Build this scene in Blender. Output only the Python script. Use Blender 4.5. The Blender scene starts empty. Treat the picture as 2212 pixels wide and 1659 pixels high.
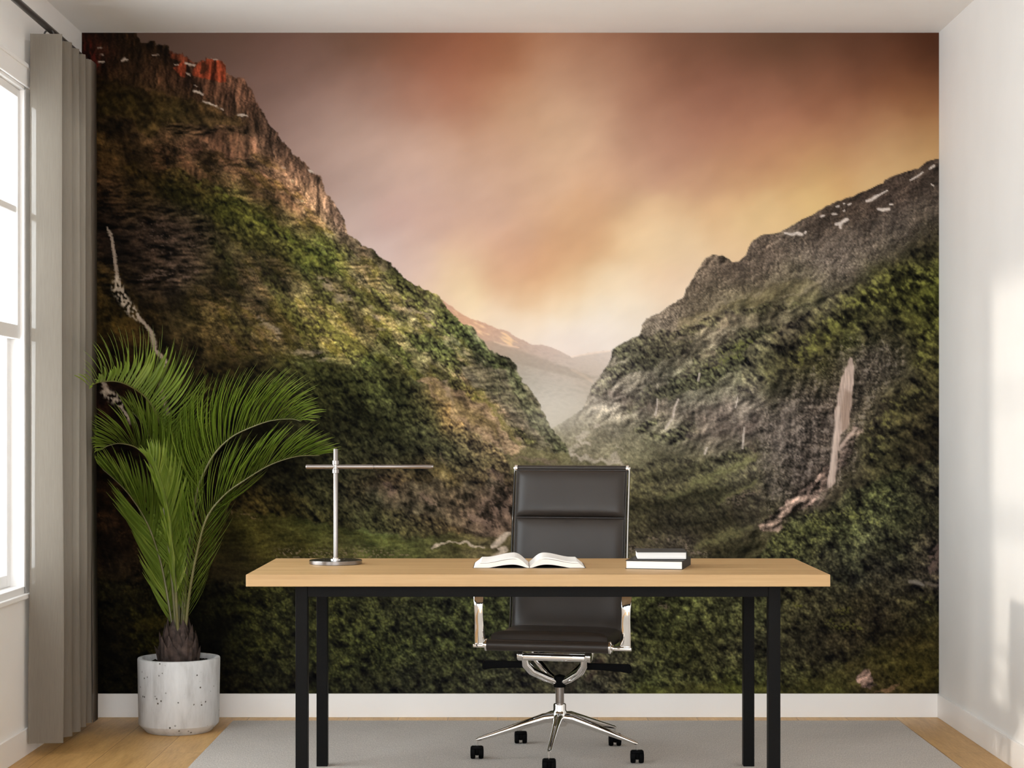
import bpy, bmesh, math, random
import numpy as np
from mathutils import Vector, Matrix, Euler

# ------------------------------------------------------------------ camera, world, sun, exposure
SC = bpy.context.scene
COL = SC.collection
F_PX, CAM_D, CAM_H, HORIZON = 3900.0, 7.642, 1.213, 930.0     # focal length in pixels of the 2212 px frame
cam_data = bpy.data.cameras.new('camera')
cam_data.sensor_width = 36.0
cam_data.lens = 36.0 * F_PX / 2212.0
cam_data.shift_y = (HORIZON - 829.5) / 2212.0
cam_data.clip_start = 0.05
cam = bpy.data.objects.new('camera', cam_data)
cam.location = (0, -CAM_D, CAM_H)
cam.rotation_euler = (math.pi / 2, 0, 0)
COL.objects.link(cam)
SC.camera = cam

world = bpy.data.worlds.new('daylight')
SC.world = world
world.use_nodes = True
bg = world.node_tree.nodes['Background']
bg.inputs['Color'].default_value = (0.92, 0.965, 1.0, 1)
bg.inputs['Strength'].default_value = 4.4

sun_data = bpy.data.lights.new('sun', 'SUN')
sun_data.energy = 0.9
sun_data.angle = math.radians(2.6)
sun_data.color = (1.0, 0.89, 0.77)
sun = bpy.data.objects.new('sun', sun_data)
sun.rotation_euler = Vector((1.0, 0.02, -0.19)).to_track_quat('-Z', 'Y').to_euler()
sun.location = (-6, -1.5, 3)
COL.objects.link(sun)

SC.cycles.max_bounces = 14; SC.cycles.diffuse_bounces = 8; SC.cycles.transparent_max_bounces = 16
vs = SC.view_settings
vs.view_transform = 'Standard'
vs.look = 'None'
vs.gamma = 1.0
vs.exposure = 0.62
vs.use_curve_mapping = False

XL, XR, YF, ZC = -1.822, 1.808, -9.3, 2.898                   # left wall, right wall, front wall, ceiling
def portal(name, loc, direction, sx, sy):
    l = bpy.data.lights.new(name, 'AREA')
    l.shape = 'RECTANGLE'; l.size = sx; l.size_y = sy
    l.cycles.is_portal = True
    o = bpy.data.objects.new(name, l)
    o.location = loc
    o.rotation_euler = Vector(direction).to_track_quat('-Z', 'Z').to_euler()
    COL.objects.link(o)
portal('window_portal', (-1.97, -1.45, 1.56), (1, 0, 0), 2.2, 2.1)
portal('side_portal', (-1.97, -4.45, 1.56), (1, 0, 0), 2.5, 2.1)
portal('front_portal', (0.0, YF - 0.15, 1.55), (0, 1, 0), 3.3, 2.5)

# ------------------------------------------------------------------ materials
def _nt(name):
    m = bpy.data.materials.new(name); m.use_nodes = True
    return m, m.node_tree, m.node_tree.nodes['Principled BSDF']
def _mapped(nt, scale):
    tc = nt.nodes.new('ShaderNodeTexCoord'); mp = nt.nodes.new('ShaderNodeMapping')
    mp.inputs['Scale'].default_value = scale
    nt.links.new(tc.outputs['Object'], mp.inputs['Vector'])
    return mp.outputs['Vector']
def _noise(nt, vec, scale, detail=4, rough=0.55):
    n = nt.nodes.new('ShaderNodeTexNoise')
    n.inputs['Scale'].default_value = scale; n.inputs['Detail'].default_value = detail; n.inputs['Roughness'].default_value = rough
    nt.links.new(vec, n.inputs['Vector'])
    return n.outputs['Fac']
def _ramp(nt, fac, stops):
    r = nt.nodes.new('ShaderNodeValToRGB')
    cr = r.color_ramp
    while len(cr.elements) < len(stops): cr.elements.new(0.5)
    for e, (p, c) in zip(cr.elements, stops):
        e.position = p; e.color = (c[0], c[1], c[2], 1)
    nt.links.new(fac, r.inputs['Fac'])
    return r.outputs['Color']
def _mix(nt, fac, a, b, mode='MIX'):
    m = nt.nodes.new('ShaderNodeMix'); m.data_type = 'RGBA'; m.blend_type = mode
    for sock, v in ((m.inputs[0], fac), (m.inputs[6], a), (m.inputs[7], b)):
        if hasattr(v, 'is_output'): nt.links.new(v, sock)
        else: sock.default_value = v if not isinstance(v, tuple) else (*v[:3], 1)
    return m.outputs[2]
def _bump(nt, p, h, strength, dist=0.002):
    b = nt.nodes.new('ShaderNodeBump'); b.inputs['Strength'].default_value = strength; b.inputs['Distance'].default_value = dist
    nt.links.new(h, b.inputs['Height']); nt.links.new(b.outputs['Normal'], p.inputs['Normal'])
def lin(r, g, b):
    f = lambda c: (c / 255 / 12.92) if c / 255 <= 0.04045 else ((c / 255 + 0.055) / 1.055) ** 2.4
    return (f(r), f(g), f(b))
def paint(name, col, rough=0.7, mottle=0.02, scale=3.0):
    m, nt, p = _nt(name)
    n = _noise(nt, _mapped(nt, (1, 1, 1)), scale, 3)
    a = tuple(c * (1 - mottle) for c in col); b = tuple(min(1, c * (1 + mottle)) for c in col)
    nt.links.new(_ramp(nt, n, [(0.3, a), (0.7, b)]), p.inputs['Base Color'])
    p.inputs['Roughness'].default_value = rough
    _bump(nt, p, _noise(nt, _mapped(nt, (1, 1, 1)), 220, 2), 0.04, 0.001)
    return m
def metal(name, col, rough, brushed=None):
    m, nt, p = _nt(name)
    p.inputs['Base Color'].default_value = (*col, 1); p.inputs['Metallic'].default_value = 1.0
    p.inputs['Roughness'].default_value = rough
    vec = _mapped(nt, brushed or (1, 1, 1))
    mr = nt.nodes.new('ShaderNodeMapRange'); mr.inputs['To Min'].default_value = rough * 0.8; mr.inputs['To Max'].default_value = rough * 1.25 + 0.01
    nt.links.new(_noise(nt, vec, 60, 3), mr.inputs['Value']); nt.links.new(mr.outputs['Result'], p.inputs['Roughness'])
    return m
def plain(name, col, rough=0.5, spec=0.5, grain=0.06, scale=120):
    m, nt, p = _nt(name)
    n = _noise(nt, _mapped(nt, (1, 1, 1)), scale, 3)
    nt.links.new(_ramp(nt, n, [(0.25, tuple(c * (1 - grain) for c in col)), (0.75, tuple(min(1, c * (1 + grain)) for c in col))]), p.inputs['Base Color'])
    p.inputs['Roughness'].default_value = rough; p.inputs['Specular IOR Level'].default_value = spec
    return m

M = {}
M['wall'] = paint('wall_paint', (0.82, 0.812, 0.80), 0.75)
M['ceiling'] = paint('ceiling_paint', (0.83, 0.818, 0.80), 0.85)
M['trim'] = paint('trim_paint', (0.86, 0.85, 0.84), 0.40, 0.01)
M['frame'] = paint('window_paint', (0.82, 0.81, 0.80), 0.4, 0.01)
M['chrome'] = metal('polished_chrome', (0.86, 0.85, 0.84), 0.05)
M['steel'] = metal('brushed_steel', (0.27, 0.25, 0.238), 0.24, (1, 1, 12))
M['rod'] = plain('rod_lacquer', (0.035, 0.032, 0.030), 0.35)
M['black'] = plain('black_plastic', (0.003, 0.003, 0.0032), 0.6, 0.04)
M['desk_metal'] = plain('black_powder_coat', (0.0045, 0.0043, 0.0043), 0.5, 0.08, 0.35, 420)
M['cover'] = plain('book_cloth', (0.026, 0.025, 0.024), 0.6, 0.3)
M['cover_top'] = plain('book_cloth_faded', (0.045, 0.043, 0.042), 0.65, 0.3)
M['soil'] = plain('potting_soil', (0.012, 0.010, 0.008), 0.95, 0.1, 0.6, 60)

def mat_floor():
    m, nt, p = _nt('oak_planks')
    tc = nt.nodes.new('ShaderNodeTexCoord'); mp = nt.nodes.new('ShaderNodeMapping')
    mp.inputs['Rotation'].default_value = (0, 0, math.pi / 2); mp.inputs['Location'].default_value = (0.35, 0.06, 0)
    nt.links.new(tc.outputs['Object'], mp.inputs['Vector']); v = mp.outputs['Vector']
    br = nt.nodes.new('ShaderNodeTexBrick')
    br.inputs['Scale'].default_value = 1.0; br.inputs['Brick Width'].default_value = 1.9; br.inputs['Row Height'].default_value = 0.21
    br.inputs['Mortar Size'].default_value = 0.0011; br.inputs['Mortar Smooth'].default_value = 0.2; br.offset = 0.37
    br.inputs['Color1'].default_value = (0.2, 0.2, 0.2, 1); br.inputs['Color2'].default_value = (0.85, 0.85, 0.85, 1); br.inputs['Mortar'].default_value = (0, 0, 0, 1)
    nt.links.new(v, br.inputs['Vector'])
    sc = nt.nodes.new('ShaderNodeMapping'); sc.inputs['Scale'].default_value = (1.2, 9, 1)
    nt.links.new(v, sc.inputs['Vector'])
    ad = nt.nodes.new('ShaderNodeVectorMath'); ad.operation = 'ADD'
    nt.links.new(sc.outputs['Vector'], ad.inputs[0]); nt.links.new(br.outputs['Color'], ad.inputs[1])
    g1 = _noise(nt, ad.outputs['Vector'], 2.6, 6, 0.6)
    g2 = _noise(nt, ad.outputs['Vector'], 14, 4, 0.6)
    base = _ramp(nt, g1, [(0.25, lin(160, 120, 68)), (0.5, lin(194, 152, 92)), (0.75, lin(212, 173, 112))])
    base = _mix(nt, 0.35, base, _ramp(nt, g2, [(0.3, lin(164, 123, 72)), (0.7, lin(218, 180, 120))]))
    tone = _ramp(nt, br.outputs['Color'], [(0.0, (0.88, 0.87, 0.86)), (1.0, (1.08, 1.07, 1.05))])
    base = _mix(nt, 1.0, base, tone, 'MULTIPLY')
    base = _mix(nt, br.outputs['Fac'], base, lin(96, 66, 40))
    kn = nt.nodes.new('ShaderNodeMapping'); kn.inputs['Scale'].default_value = (0.5, 1.0, 1); nt.links.new(v, kn.inputs['Vector'])
    vo = nt.nodes.new('ShaderNodeTexVoronoi'); vo.inputs['Scale'].default_value = 3.1; nt.links.new(kn.outputs['Vector'], vo.inputs['Vector'])
    base = _mix(nt, _ramp(nt, vo.outputs['Distance'], [(0.0, (0.75,) * 3), (0.09, (0.0,) * 3)]), base, lin(104, 70, 42))
    nt.links.new(base, p.inputs['Base Color'])
    p.inputs['Roughness'].default_value = 0.42
    _bump(nt, p, g2, 0.05, 0.001)
    return m
M['floor'] = mat_floor()

def mat_wood(name, stops, along=(0.55, 6, 6), seed=0.0):
    m, nt, p = _nt(name)
    tc = nt.nodes.new('ShaderNodeTexCoord'); mp = nt.nodes.new('ShaderNodeMapping')
    mp.inputs['Scale'].default_value = along; mp.inputs['Location'].default_value = (seed, seed * 0.7, seed * 1.3)
    nt.links.new(tc.outputs['Object'], mp.inputs['Vector']); v = mp.outputs['Vector']
    g1 = _noise(nt, v, 2.2, 5, 0.55)
    fine = nt.nodes.new('ShaderNodeMapping'); fine.inputs['Scale'].default_value = (2.2, 9, 9); nt.links.new(v, fine.inputs['Vector'])
    g2 = _noise(nt, fine.outputs['Vector'], 3.0, 4, 0.6)
    base = _mix(nt, 0.30, _ramp(nt, g1, stops), _ramp(nt, g2, [(0.3, stops[0][1]), (0.7, stops[-1][1])]))
    nt.links.new(base, p.inputs['Base Color']); p.inputs['Roughness'].default_value = 0.5
    _bump(nt, p, g2, 0.04, 0.001)
    return m
M['oak'] = mat_wood('desk_oak', [(0.28, lin(160, 125, 80)), (0.5, lin(180, 146, 100)), (0.72, lin(194, 161, 115))])

def mat_rug():
    m, nt, p = _nt('woven_rug')
    v = _mapped(nt, (1, 1, 1))
    w1 = _noise(nt, v, 330, 2, 0.6)
    st = nt.nodes.new('ShaderNodeMapping'); st.inputs['Rotation'].default_value = (0, 0, 0.5); st.inputs['Scale'].default_value = (260, 60, 1); nt.links.new(v, st.inputs['Vector'])
    w2 = _noise(nt, st.outputs['Vector'], 1.0, 2, 0.5)
    big = _noise(nt, v, 2.5, 3)
    c = _mix(nt, 0.5, _ramp(nt, w1, [(0.28, lin(148, 141, 134)), (0.72, lin(208, 203, 197))]), _ramp(nt, w2, [(0.32, lin(152, 147, 141)), (0.66, lin(200, 193, 185)), (0.74, lin(226, 221, 216))]))
    c = _mix(nt, 1.0, c, _ramp(nt, big, [(0.3, (0.94,) * 3), (0.7, (1.05,) * 3)]), 'MULTIPLY')
    nt.links.new(c, p.inputs['Base Color']); p.inputs['Roughness'].default_value = 0.95; p.inputs['Specular IOR Level'].default_value = 0.1
    p.inputs['Sheen Weight'].default_value = 0.1
    _bump(nt, p, w1, 0.5, 0.003)
    return m
M['rug'] = mat_rug()

def mat_concrete():
    m, nt, p = _nt('cast_concrete')
    v = _mapped(nt, (1, 1, 1))
    st = nt.nodes.new('ShaderNodeMapping'); st.inputs['Scale'].default_value = (7, 7, 1.6); nt.links.new(v, st.inputs['Vector'])
    n1 = _noise(nt, st.outputs['Vector'], 3.2, 5, 0.62)
    c = _ramp(nt, n1, [(0.25, lin(170, 170, 170)), (0.5, lin(200, 201, 202)), (0.8, lin(216, 217, 218))])
    vo = nt.nodes.new('ShaderNodeTexVoronoi'); vo.inputs['Scale'].default_value = 46; vo.inputs['Randomness'].default_value = 1.0; nt.links.new(v, vo.inputs['Vector'])
    keep = _noise(nt, v, 21, 2)
    pit = nt.nodes.new('ShaderNodeMath'); pit.operation = 'MULTIPLY'
    a = _ramp(nt, vo.outputs['Distance'], [(0.0, (1,) * 3), (0.14, (1,) * 3), (0.20, (0,) * 3)])
    b = _ramp(nt, keep, [(0.54, (0,) * 3), (0.60, (1,) * 3)])
    nt.links.new(a, pit.inputs[0]); nt.links.new(b, pit.inputs[1])
    c = _mix(nt, pit.outputs[0], c, lin(74, 68, 62))
    nt.links.new(c, p.inputs['Base Color']); p.inputs['Roughness'].default_value = 0.85
    inv = nt.nodes.new('ShaderNodeMath'); inv.operation = 'SUBTRACT'; inv.inputs[0].default_value = 1.0; nt.links.new(pit.outputs[0], inv.inputs[1])
    _bump(nt, p, inv.outputs[0], 0.6, 0.003)
    return m
M['concrete'] = mat_concrete()

def mat_leather():
    m, nt, p = _nt('dark_leather')
    v = _mapped(nt, (1, 1, 1))
    n = _noise(nt, v, 5, 3)
    nt.links.new(_ramp(nt, n, [(0.3, (0.0200, 0.0150, 0.0120)), (0.7, (0.027, 0.0208, 0.0168))]), p.inputs['Base Color'])
    p.inputs['Roughness'].default_value = 0.40; p.inputs['Specular IOR Level'].default_value = 0.36
    _bump(nt, p, _noise(nt, v, 420, 2), 0.06, 0.001)
    return m
M['leather'] = mat_leather()

def mat_leaf(name, c1, c2):
    m, nt, p = _nt(name)
    v = _mapped(nt, (1, 1, 1))
    n = _noise(nt, v, 9, 3)
    nt.links.new(_ramp(nt, n, [(0.3, c1), (0.7, c2)]), p.inputs['Base Color'])
    if name == 'palm_leaf':
        ge = nt.nodes.new('ShaderNodeNewGeometry')
        src = p.inputs['Base Color'].links[0].from_socket
        k = _mix(nt, 1.0, src, _ramp(nt, ge.outputs['Random Per Island'], [(0.0, (0.62, 0.66, 0.55)), (0.6, (1.0, 1.0, 1.0)), (1.0, (1.45, 1.30, 1.5))]), 'MULTIPLY')
        nt.links.new(k, p.inputs['Base Color'])
    p.inputs['Roughness'].default_value = 0.34; p.inputs['Specular IOR Level'].default_value = 0.75
    tr = nt.nodes.new('ShaderNodeBsdfTranslucent'); tr.inputs['Color'].default_value = (c2[0] * 1.6, c2[1] * 1.7, c2[2], 1)
    mx = nt.nodes.new('ShaderNodeMixShader'); mx.inputs[0].default_value = 0.28
    nt.links.new(p.outputs[0], mx.inputs[1]); nt.links.new(tr.outputs[0], mx.inputs[2])
    nt.links.new(mx.outputs[0], nt.nodes['Material Output'].inputs['Surface'])
    return m
M['leaf'] = mat_leaf('palm_leaf', (0.135, 0.185, 0.024), (0.25, 0.325, 0.055))
M['stem'] = mat_leaf('palm_stem', (0.14, 0.13, 0.035), (0.22, 0.20, 0.09))
M['bark'] = plain('palm_bark', (0.050, 0.033, 0.027), 0.75, 0.3, 0.75, 34)

def mat_curtain():
    m, nt, p = _nt('sheer_linen')
    v = _mapped(nt, (1, 1, 1))
    st = nt.nodes.new('ShaderNodeMapping'); st.inputs['Scale'].default_value = (400, 400, 14); nt.links.new(v, st.inputs['Vector'])
    n = _noise(nt, st.outputs['Vector'], 1.0, 3)
    col = _ramp(nt, n, [(0.3, lin(126, 118, 107)), (0.7, lin(133, 125, 114))])
    nt.links.new(col, p.inputs['Base Color']); p.inputs['Roughness'].default_value = 0.9; p.inputs['Specular IOR Level'].default_value = 0.1
    tr = nt.nodes.new('ShaderNodeBsdfTranslucent'); nt.links.new(col, tr.inputs['Color'])
    tp = nt.nodes.new('ShaderNodeBsdfTransparent')
    m1 = nt.nodes.new('ShaderNodeMixShader'); m1.inputs[0].default_value = 0.20
    nt.links.new(p.outputs[0], m1.inputs[1]); nt.links.new(tr.outputs[0], m1.inputs[2])
    m2 = nt.nodes.new('ShaderNodeMixShader'); m2.inputs[0].default_value = 0.13
    nt.links.new(m1.outputs[0], m2.inputs[1]); nt.links.new(tp.outputs[0], m2.inputs[2])
    nt.links.new(m2.outputs[0], nt.nodes['Material Output'].inputs['Surface'])
    return m
M['curtain'] = mat_curtain()

def mat_glass():
    m, nt, p = _nt('window_glass')
    tp = nt.nodes.new('ShaderNodeBsdfTransparent'); tp.inputs['Color'].default_value = (0.97, 0.98, 0.98, 1)
    gl = nt.nodes.new('ShaderNodeBsdfGlossy'); gl.inputs['Roughness'].default_value = 0.02
    lw = nt.nodes.new('ShaderNodeLayerWeight'); lw.inputs['Blend'].default_value = 0.3
    fr = nt.nodes.new('ShaderNodeMapRange'); fr.inputs['To Min'].default_value = 0.03; fr.inputs['To Max'].default_value = 0.22
    nt.links.new(lw.outputs['Facing'], fr.inputs['Value'])
    n = _noise(nt, _mapped(nt, (1, 1, 1)), 2, 2)
    mr = nt.nodes.new('ShaderNodeMapRange'); mr.inputs['To Min'].default_value = 0.0; mr.inputs['To Max'].default_value = 0.02
    nt.links.new(n, mr.inputs['Value'])
    nt.links.new(mr.outputs[0], gl.inputs['Roughness'])
    mx = nt.nodes.new('ShaderNodeMixShader')
    nt.links.new(fr.outputs[0], mx.inputs[0]); nt.links.new(tp.outputs[0], mx.inputs[1]); nt.links.new(gl.outputs[0], mx.inputs[2])
    nt.links.new(mx.outputs[0], nt.nodes['Material Output'].inputs['Surface'])
    return m
M['glass'] = mat_glass()

def mat_pages(axis):
    m, nt, p = _nt('page_edges')
    v = _mapped(nt, (3, 3, 900) if axis == 'z' else (3, 3, 3))
    n = _noise(nt, v, 1.0, 2)
    nt.links.new(_ramp(nt, n, [(0.3, lin(226, 224, 221)), (0.7, lin(246, 245, 243))]), p.inputs['Base Color'])
    p.inputs['Roughness'].default_value = 0.8
    return m
M['pages'] = mat_pages('z')
M['paper'] = mat_pages('')

# ------------------------------------------------------------------ mesh helpers
def bm_new(): return bmesh.new()
def add_box(bm, x0, x1, y0, y1, z0, z1, bevel=0.0, seg=2, rot=None):
    r = bmesh.ops.create_cube(bm, size=1.0)
    vs_ = r['verts']
    for v in vs_:
        v.co = Vector(((x0 + x1) / 2 + v.co.x * (x1 - x0), (y0 + y1) / 2 + v.co.y * (y1 - y0), (z0 + z1) / 2 + v.co.z * (z1 - z0)))
        if rot is not None: v.co = rot @ v.co
    if bevel > 0:
        es = list({e for v in vs_ for e in v.link_edges})
        bmesh.ops.bevel(bm, geom=es, offset=bevel, segments=seg, profile=0.5, affect='EDGES')
def frames(path):
    """rotation-minimising frames along a list of points"""
    P = [Vector(p) for p in path]; T = []
    for i in range(len(P)):
        a = P[max(0, i - 1)]; b = P[min(len(P) - 1, i + 1)]; T.append((b - a).normalized())
    up = Vector((0, 0, 1)) if abs(T[0].z) < 0.9 else Vector((0, 1, 0))
    N = [(up - T[0] * up.dot(T[0])).normalized()]
    for i in range(1, len(P)):
        n = N[-1] - T[i] * N[-1].dot(T[i])
        N.append(n.normalized() if n.length > 1e-6 else N[-1])
    return P, T, N
def add_tube(bm, path, radii, seg=12, flat=1.0, closed=False, up=None):
    """tube along a path; radii one number or one per point; flat squashes the second axis"""
    P, T, N = frames(path)
    if up is not None:
        N = [(Vector(up) - t * Vector(up).dot(t)).normalized() for t in T]
    if not hasattr(radii, '__len__'): radii = [radii] * len(P)
    rings = []
    for p, t, n, r in zip(P, T, N, radii):
        b = t.cross(n)
        rr, ff = (r if hasattr(r, '__len__') else (r, r * flat))
        rings.append([bm.verts.new(p + n * (rr * math.cos(2 * math.pi * k / seg)) + b * (ff * math.sin(2 * math.pi * k / seg))) for k in range(seg)])
    for a, b in zip(rings, rings[1:] + ([rings[0]] if closed else [])):
        for k in range(seg):
            bm.faces.new((a[k], a[(k + 1) % seg], b[(k + 1) % seg], b[k]))
    if not closed:
        bm.faces.new(list(reversed(rings[0]))); bm.faces.new(rings[-1])
def add_lathe(bm, prof, center=(0, 0, 0), seg=48, mat=None):
    """turned body from a list of (radius, height); ends with radius 0 close it"""
    c = Vector(center); rings = []
    for r, z in prof:
        if r < 1e-6: rings.append([bm.verts.new(mat @ Vector((0, 0, z)) + c if mat else c + Vector((0, 0, z)))])
        else:
            pts_ = [Vector((r * math.cos(2 * math.pi * k / seg), r * math.sin(2 * math.pi * k / seg), z)) for k in range(seg)]
            rings.append([bm.verts.new((mat @ q if mat else q) + c) for q in pts_])
    for a, b in zip(rings, rings[1:]):
        for k in range(seg):
            k2 = (k + 1) % seg
            if len(a) == 1 and len(b) == 1: continue
            if len(a) == 1: bm.faces.new((a[0], b[k], b[k2]))
            elif len(b) == 1: bm.faces.new((a[k], a[k2], b[0]))
            else: bm.faces.new((a[k], a[k2], b[k2], b[k]))
def add_prism(bm, outline, y0, y1, axis='y'):
    """a closed outline of (u, v) pulled along an axis"""
    mk = (lambda u, v, w: (u, w, v)) if axis == 'y' else ((lambda u, v, w: (w, u, v)) if axis == 'x' else (lambda u, v, w: (u, v, w)))
    a = [bm.verts.new(mk(u, v, y0)) for u, v in outline]; b = [bm.verts.new(mk(u, v, y1)) for u, v in outline]
    n = len(outline)
    for k in range(n): bm.faces.new((a[k], a[(k + 1) % n], b[(k + 1) % n], b[k]))
    bm.faces.new(list(reversed(a))); bm.faces.new(b)
def obj(name, bm, mat, parent=None, smooth=False, loc=None, label=None):
    bmesh.ops.recalc_face_normals(bm, faces=bm.faces[:])
    me = bpy.data.meshes.new(name); bm.to_mesh(me); bm.free()
    o = bpy.data.objects.new(name, me); COL.objects.link(o)
    for mm in (mat if isinstance(mat, (list, tuple)) else [mat]): me.materials.append(mm)
    if smooth:
        me.shade_smooth()
        if smooth != 'all': me.set_sharp_from_angle(angle=math.radians(smooth if smooth is not True else 38))
    if parent is not None: o.parent = parent
    if loc is not None: o.location = loc
    if label: o['label'] = label
    return o
def thing(name, label, cat, loc=(0, 0, 0), rotz=0.0, group=None):
    o = bpy.data.objects.new(name, None); COL.objects.link(o)
    o.empty_display_size = 0.1; o.location = loc; o.rotation_euler = (0, 0, rotz)
    o['label'] = label; o['category'] = cat
    if group: o['group'] = group
    return o
def struct(name, bm, mat, parent=None, label=None, cat=None):
    o = obj(name, bm, mat, parent)
    if parent is None: o['kind'] = 'structure'
    if label: o['label'] = label
    if cat: o['category'] = cat
    return o
def P3(px, py, d):
    """world point seen at photo pixel (px, py) at distance d from the camera plane"""
    return Vector(((px - 1106) * d / F_PX, d - CAM_D, CAM_H + (HORIZON - py) * d / F_PX))
def spline(ctrl, n):
    """Catmull-Rom through control points, n points"""
    C = [Vector(c) for c in ctrl]; C = [C[0] * 2 - C[1]] + C + [C[-1] * 2 - C[-2]]
    out = []; m = len(C) - 3
    for k in range(n):
        t = k / (n - 1) * m; i = min(int(t), m - 1); u = t - i
        a, b, c, d = C[i:i + 4]
        out.append(0.5 * ((2 * b) + (c - a) * u + (2 * a - 5 * b + 4 * c - d) * u * u + (3 * b - a - 3 * c + d) * u ** 3))
    return out

# ------------------------------------------------------------------ the room
WT = 0.10                                                    # thickness of the outer wall on the left
WY0, WY1 = -2.36, -0.878                                     # near window opening
W2Y0, W2Y1 = -0.80, -0.44                                    # second opening, behind the curtain
W3Y0, W3Y1 = -5.6, -3.3                                       # third opening, added out of frame on the left to brighten the room
WZ0, WZ1 = 0.60, 2.50
b = bm_new(); add_box(b, XL - WT, XR + 0.1, YF - 0.1, 0.1, -0.1, 0.0)
struct('floor', b, M['floor'], label='oak plank floor in warm honey brown', cat='floor')
b = bm_new(); add_box(b, XL - WT, XR + 0.1, YF - 0.1, 0.1, ZC, ZC + 0.1)
struct('ceiling', b, M['ceiling'], label='plain white ceiling above the mural wall', cat='ceiling')
b = bm_new(); add_box(b, XL - WT, XR + 0.1, 0.0, 0.1, 0.0, ZC)
struct('wall_back', b, M['wall'], label='back wall carrying the mural', cat='wall')
b = bm_new(); add_box(b, XR, XR + 0.1, YF, 0.0, 0.0, ZC)
struct('wall_right', b, M['wall'], label='white wall on the right with a patch of sunlight', cat='wall')
b = bm_new()
for y0, y1, z0, z1 in ((YF, W3Y0, 0, ZC), (W3Y0, W3Y1, 0, WZ0), (W3Y0, W3Y1, WZ1, ZC), (W3Y1, WY0, 0, ZC), (WY0, 0, 0, WZ0), (WY0, 0, WZ1, ZC), (WY1, W2Y0, WZ0, WZ1), (W2Y1, 0, WZ0, WZ1)):
    add_box(b, XL - WT, XL, y0, y1, z0, z1)
struct('wall_left', b, M['wall'], label='white wall on the left pierced by the windows', cat='wall')
b = bm_new()
for x0, x1, z0, z1 in ((XL - WT, -1.6, 0, ZC), (1.6, XR + 0.1, 0, ZC), (-1.6, 1.6, 0, 0.12), (-1.6, 1.6, 2.75, ZC)):  # wide opening added in this unseen wall for soft frontal fill
    add_box(b, x0, x1, YF - 0.1, YF, z0, z1)
struct('wall_front', b, M['wall'], label='wall behind the viewer with a wide opening added for fill light', cat='wall')
BB = 0.100
b = bm_new(); add_box(b, XL, XR, -0.010, 0.0, 0.0, BB, 0.0015, 1)
struct('baseboard_back', b, M['trim'], label='white baseboard under the mural', cat='baseboard')
b = bm_new(); add_box(b, XL, XL + 0.010, YF, -0.010, 0.0, BB, 0.0015, 1)
struct('baseboard_left', b, M['trim'], label='white baseboard below the window wall', cat='baseboard')
b = bm_new(); add_box(b, XR - 0.010, XR, YF, -0.010, 0.0, BB, 0.0015, 1)
struct('baseboard_right', b, M['trim'], label='white baseboard on the sunlit right wall', cat='baseboard')

def window(name, y0, y1, label):
    """double-hung window filling the opening: box frame, upper sash with one bar, lower sash in one pane"""
    b = bm_new()
    xi, xo = XL, XL - 0.10
    for a0, a1, z0, z1 in ((y0, y0 + 0.012, WZ0, WZ1), (y1 - 0.012, y1, WZ0, WZ1), (y0, y1, WZ1 - 0.014, WZ1), (y0, y1, WZ0, WZ0 + 0.03)):
        add_box(b, xo, xi - 0.001, a0, a1, z0, z1, 0.002, 1)
    root = struct(name, b, M['frame'], label=label, cat='window')
    def sash(nm, xa, xb, z0, z1, st, top, bot, bars):
        b = bm_new(); i0, i1 = y0 + 0.012, y1 - 0.012
        add_box(b, xa, xb, i0, i0 + st, z0, z1, 0.003, 2); add_box(b, xa, xb, i1 - st, i1, z0, z1, 0.003, 2)
        add_box(b, xa, xb, i0 + st, i1 - st, z1 - top, z1, 0.003, 2); add_box(b, xa, xb, i0 + st, i1 - st, z0, z0 + bot, 0.003, 2)
        for zb in bars: add_box(b, xa + 0.006, xb - 0.006, i0 + st, i1 - st, zb - 0.014, zb + 0.014, 0.003, 1)
        s = obj(nm, b, M['frame'], root)
        b = bm_new(); xm = (xa + xb) / 2
        add_box(b, xm - 0.002, xm + 0.002, i0 + st - 0.004, i1 - st + 0.004, z0 + bot - 0.004, z1 - top + 0.004)
        obj('pane', b, M['glass'], s)
    sash('sash', XL - 0.050, XL - 0.018, 1.555, WZ1 - 0.014, 0.030, 0.032, 0.052, (2.036,))
    sash('sash', XL - 0.088, XL - 0.054, WZ0 + 0.03, 1.60, 0.045, 0.045, 0.046, ())
    return root
w1 = window('window_1', WY0, WY1, 'white sash window left of the curtain')
w2 = window('window_2', W2Y0, W2Y1, 'narrow sash window hidden behind the curtain')
w3 = window('added_window', W3Y0, W3Y1, 'wide sash window added out of view to let in more light')  # unseen window, added only to bring more daylight into the room
b = bm_new(); add_box(b, XL, XL + 0.010, WY0 - 0.1, W2Y1 + 0.02, WZ1 - 0.002, WZ1 + 0.078, 0.003, 2)
add_box(b, XL, XL + 0.016, WY0 - 0.11, W2Y1 + 0.03, WZ1 + 0.066, WZ1 + 0.082, 0.003, 2)
struct('trim_1', b, M['trim'], label='white head casing above the window', cat='trim')
b = bm_new(); add_box(b, XL - 0.10, XL + 0.015, WY0, WY1, WZ0 - 0.016, WZ0 + 0.004, 0.004, 2)
add_box(b, XL, XL + 0.015, WY1, W2Y1 + 0.02, WZ0 - 0.016, WZ0 + 0.004, 0.004, 2)
struct('trim_2', b, M['trim'], label='white window sill board', cat='trim')

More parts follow.
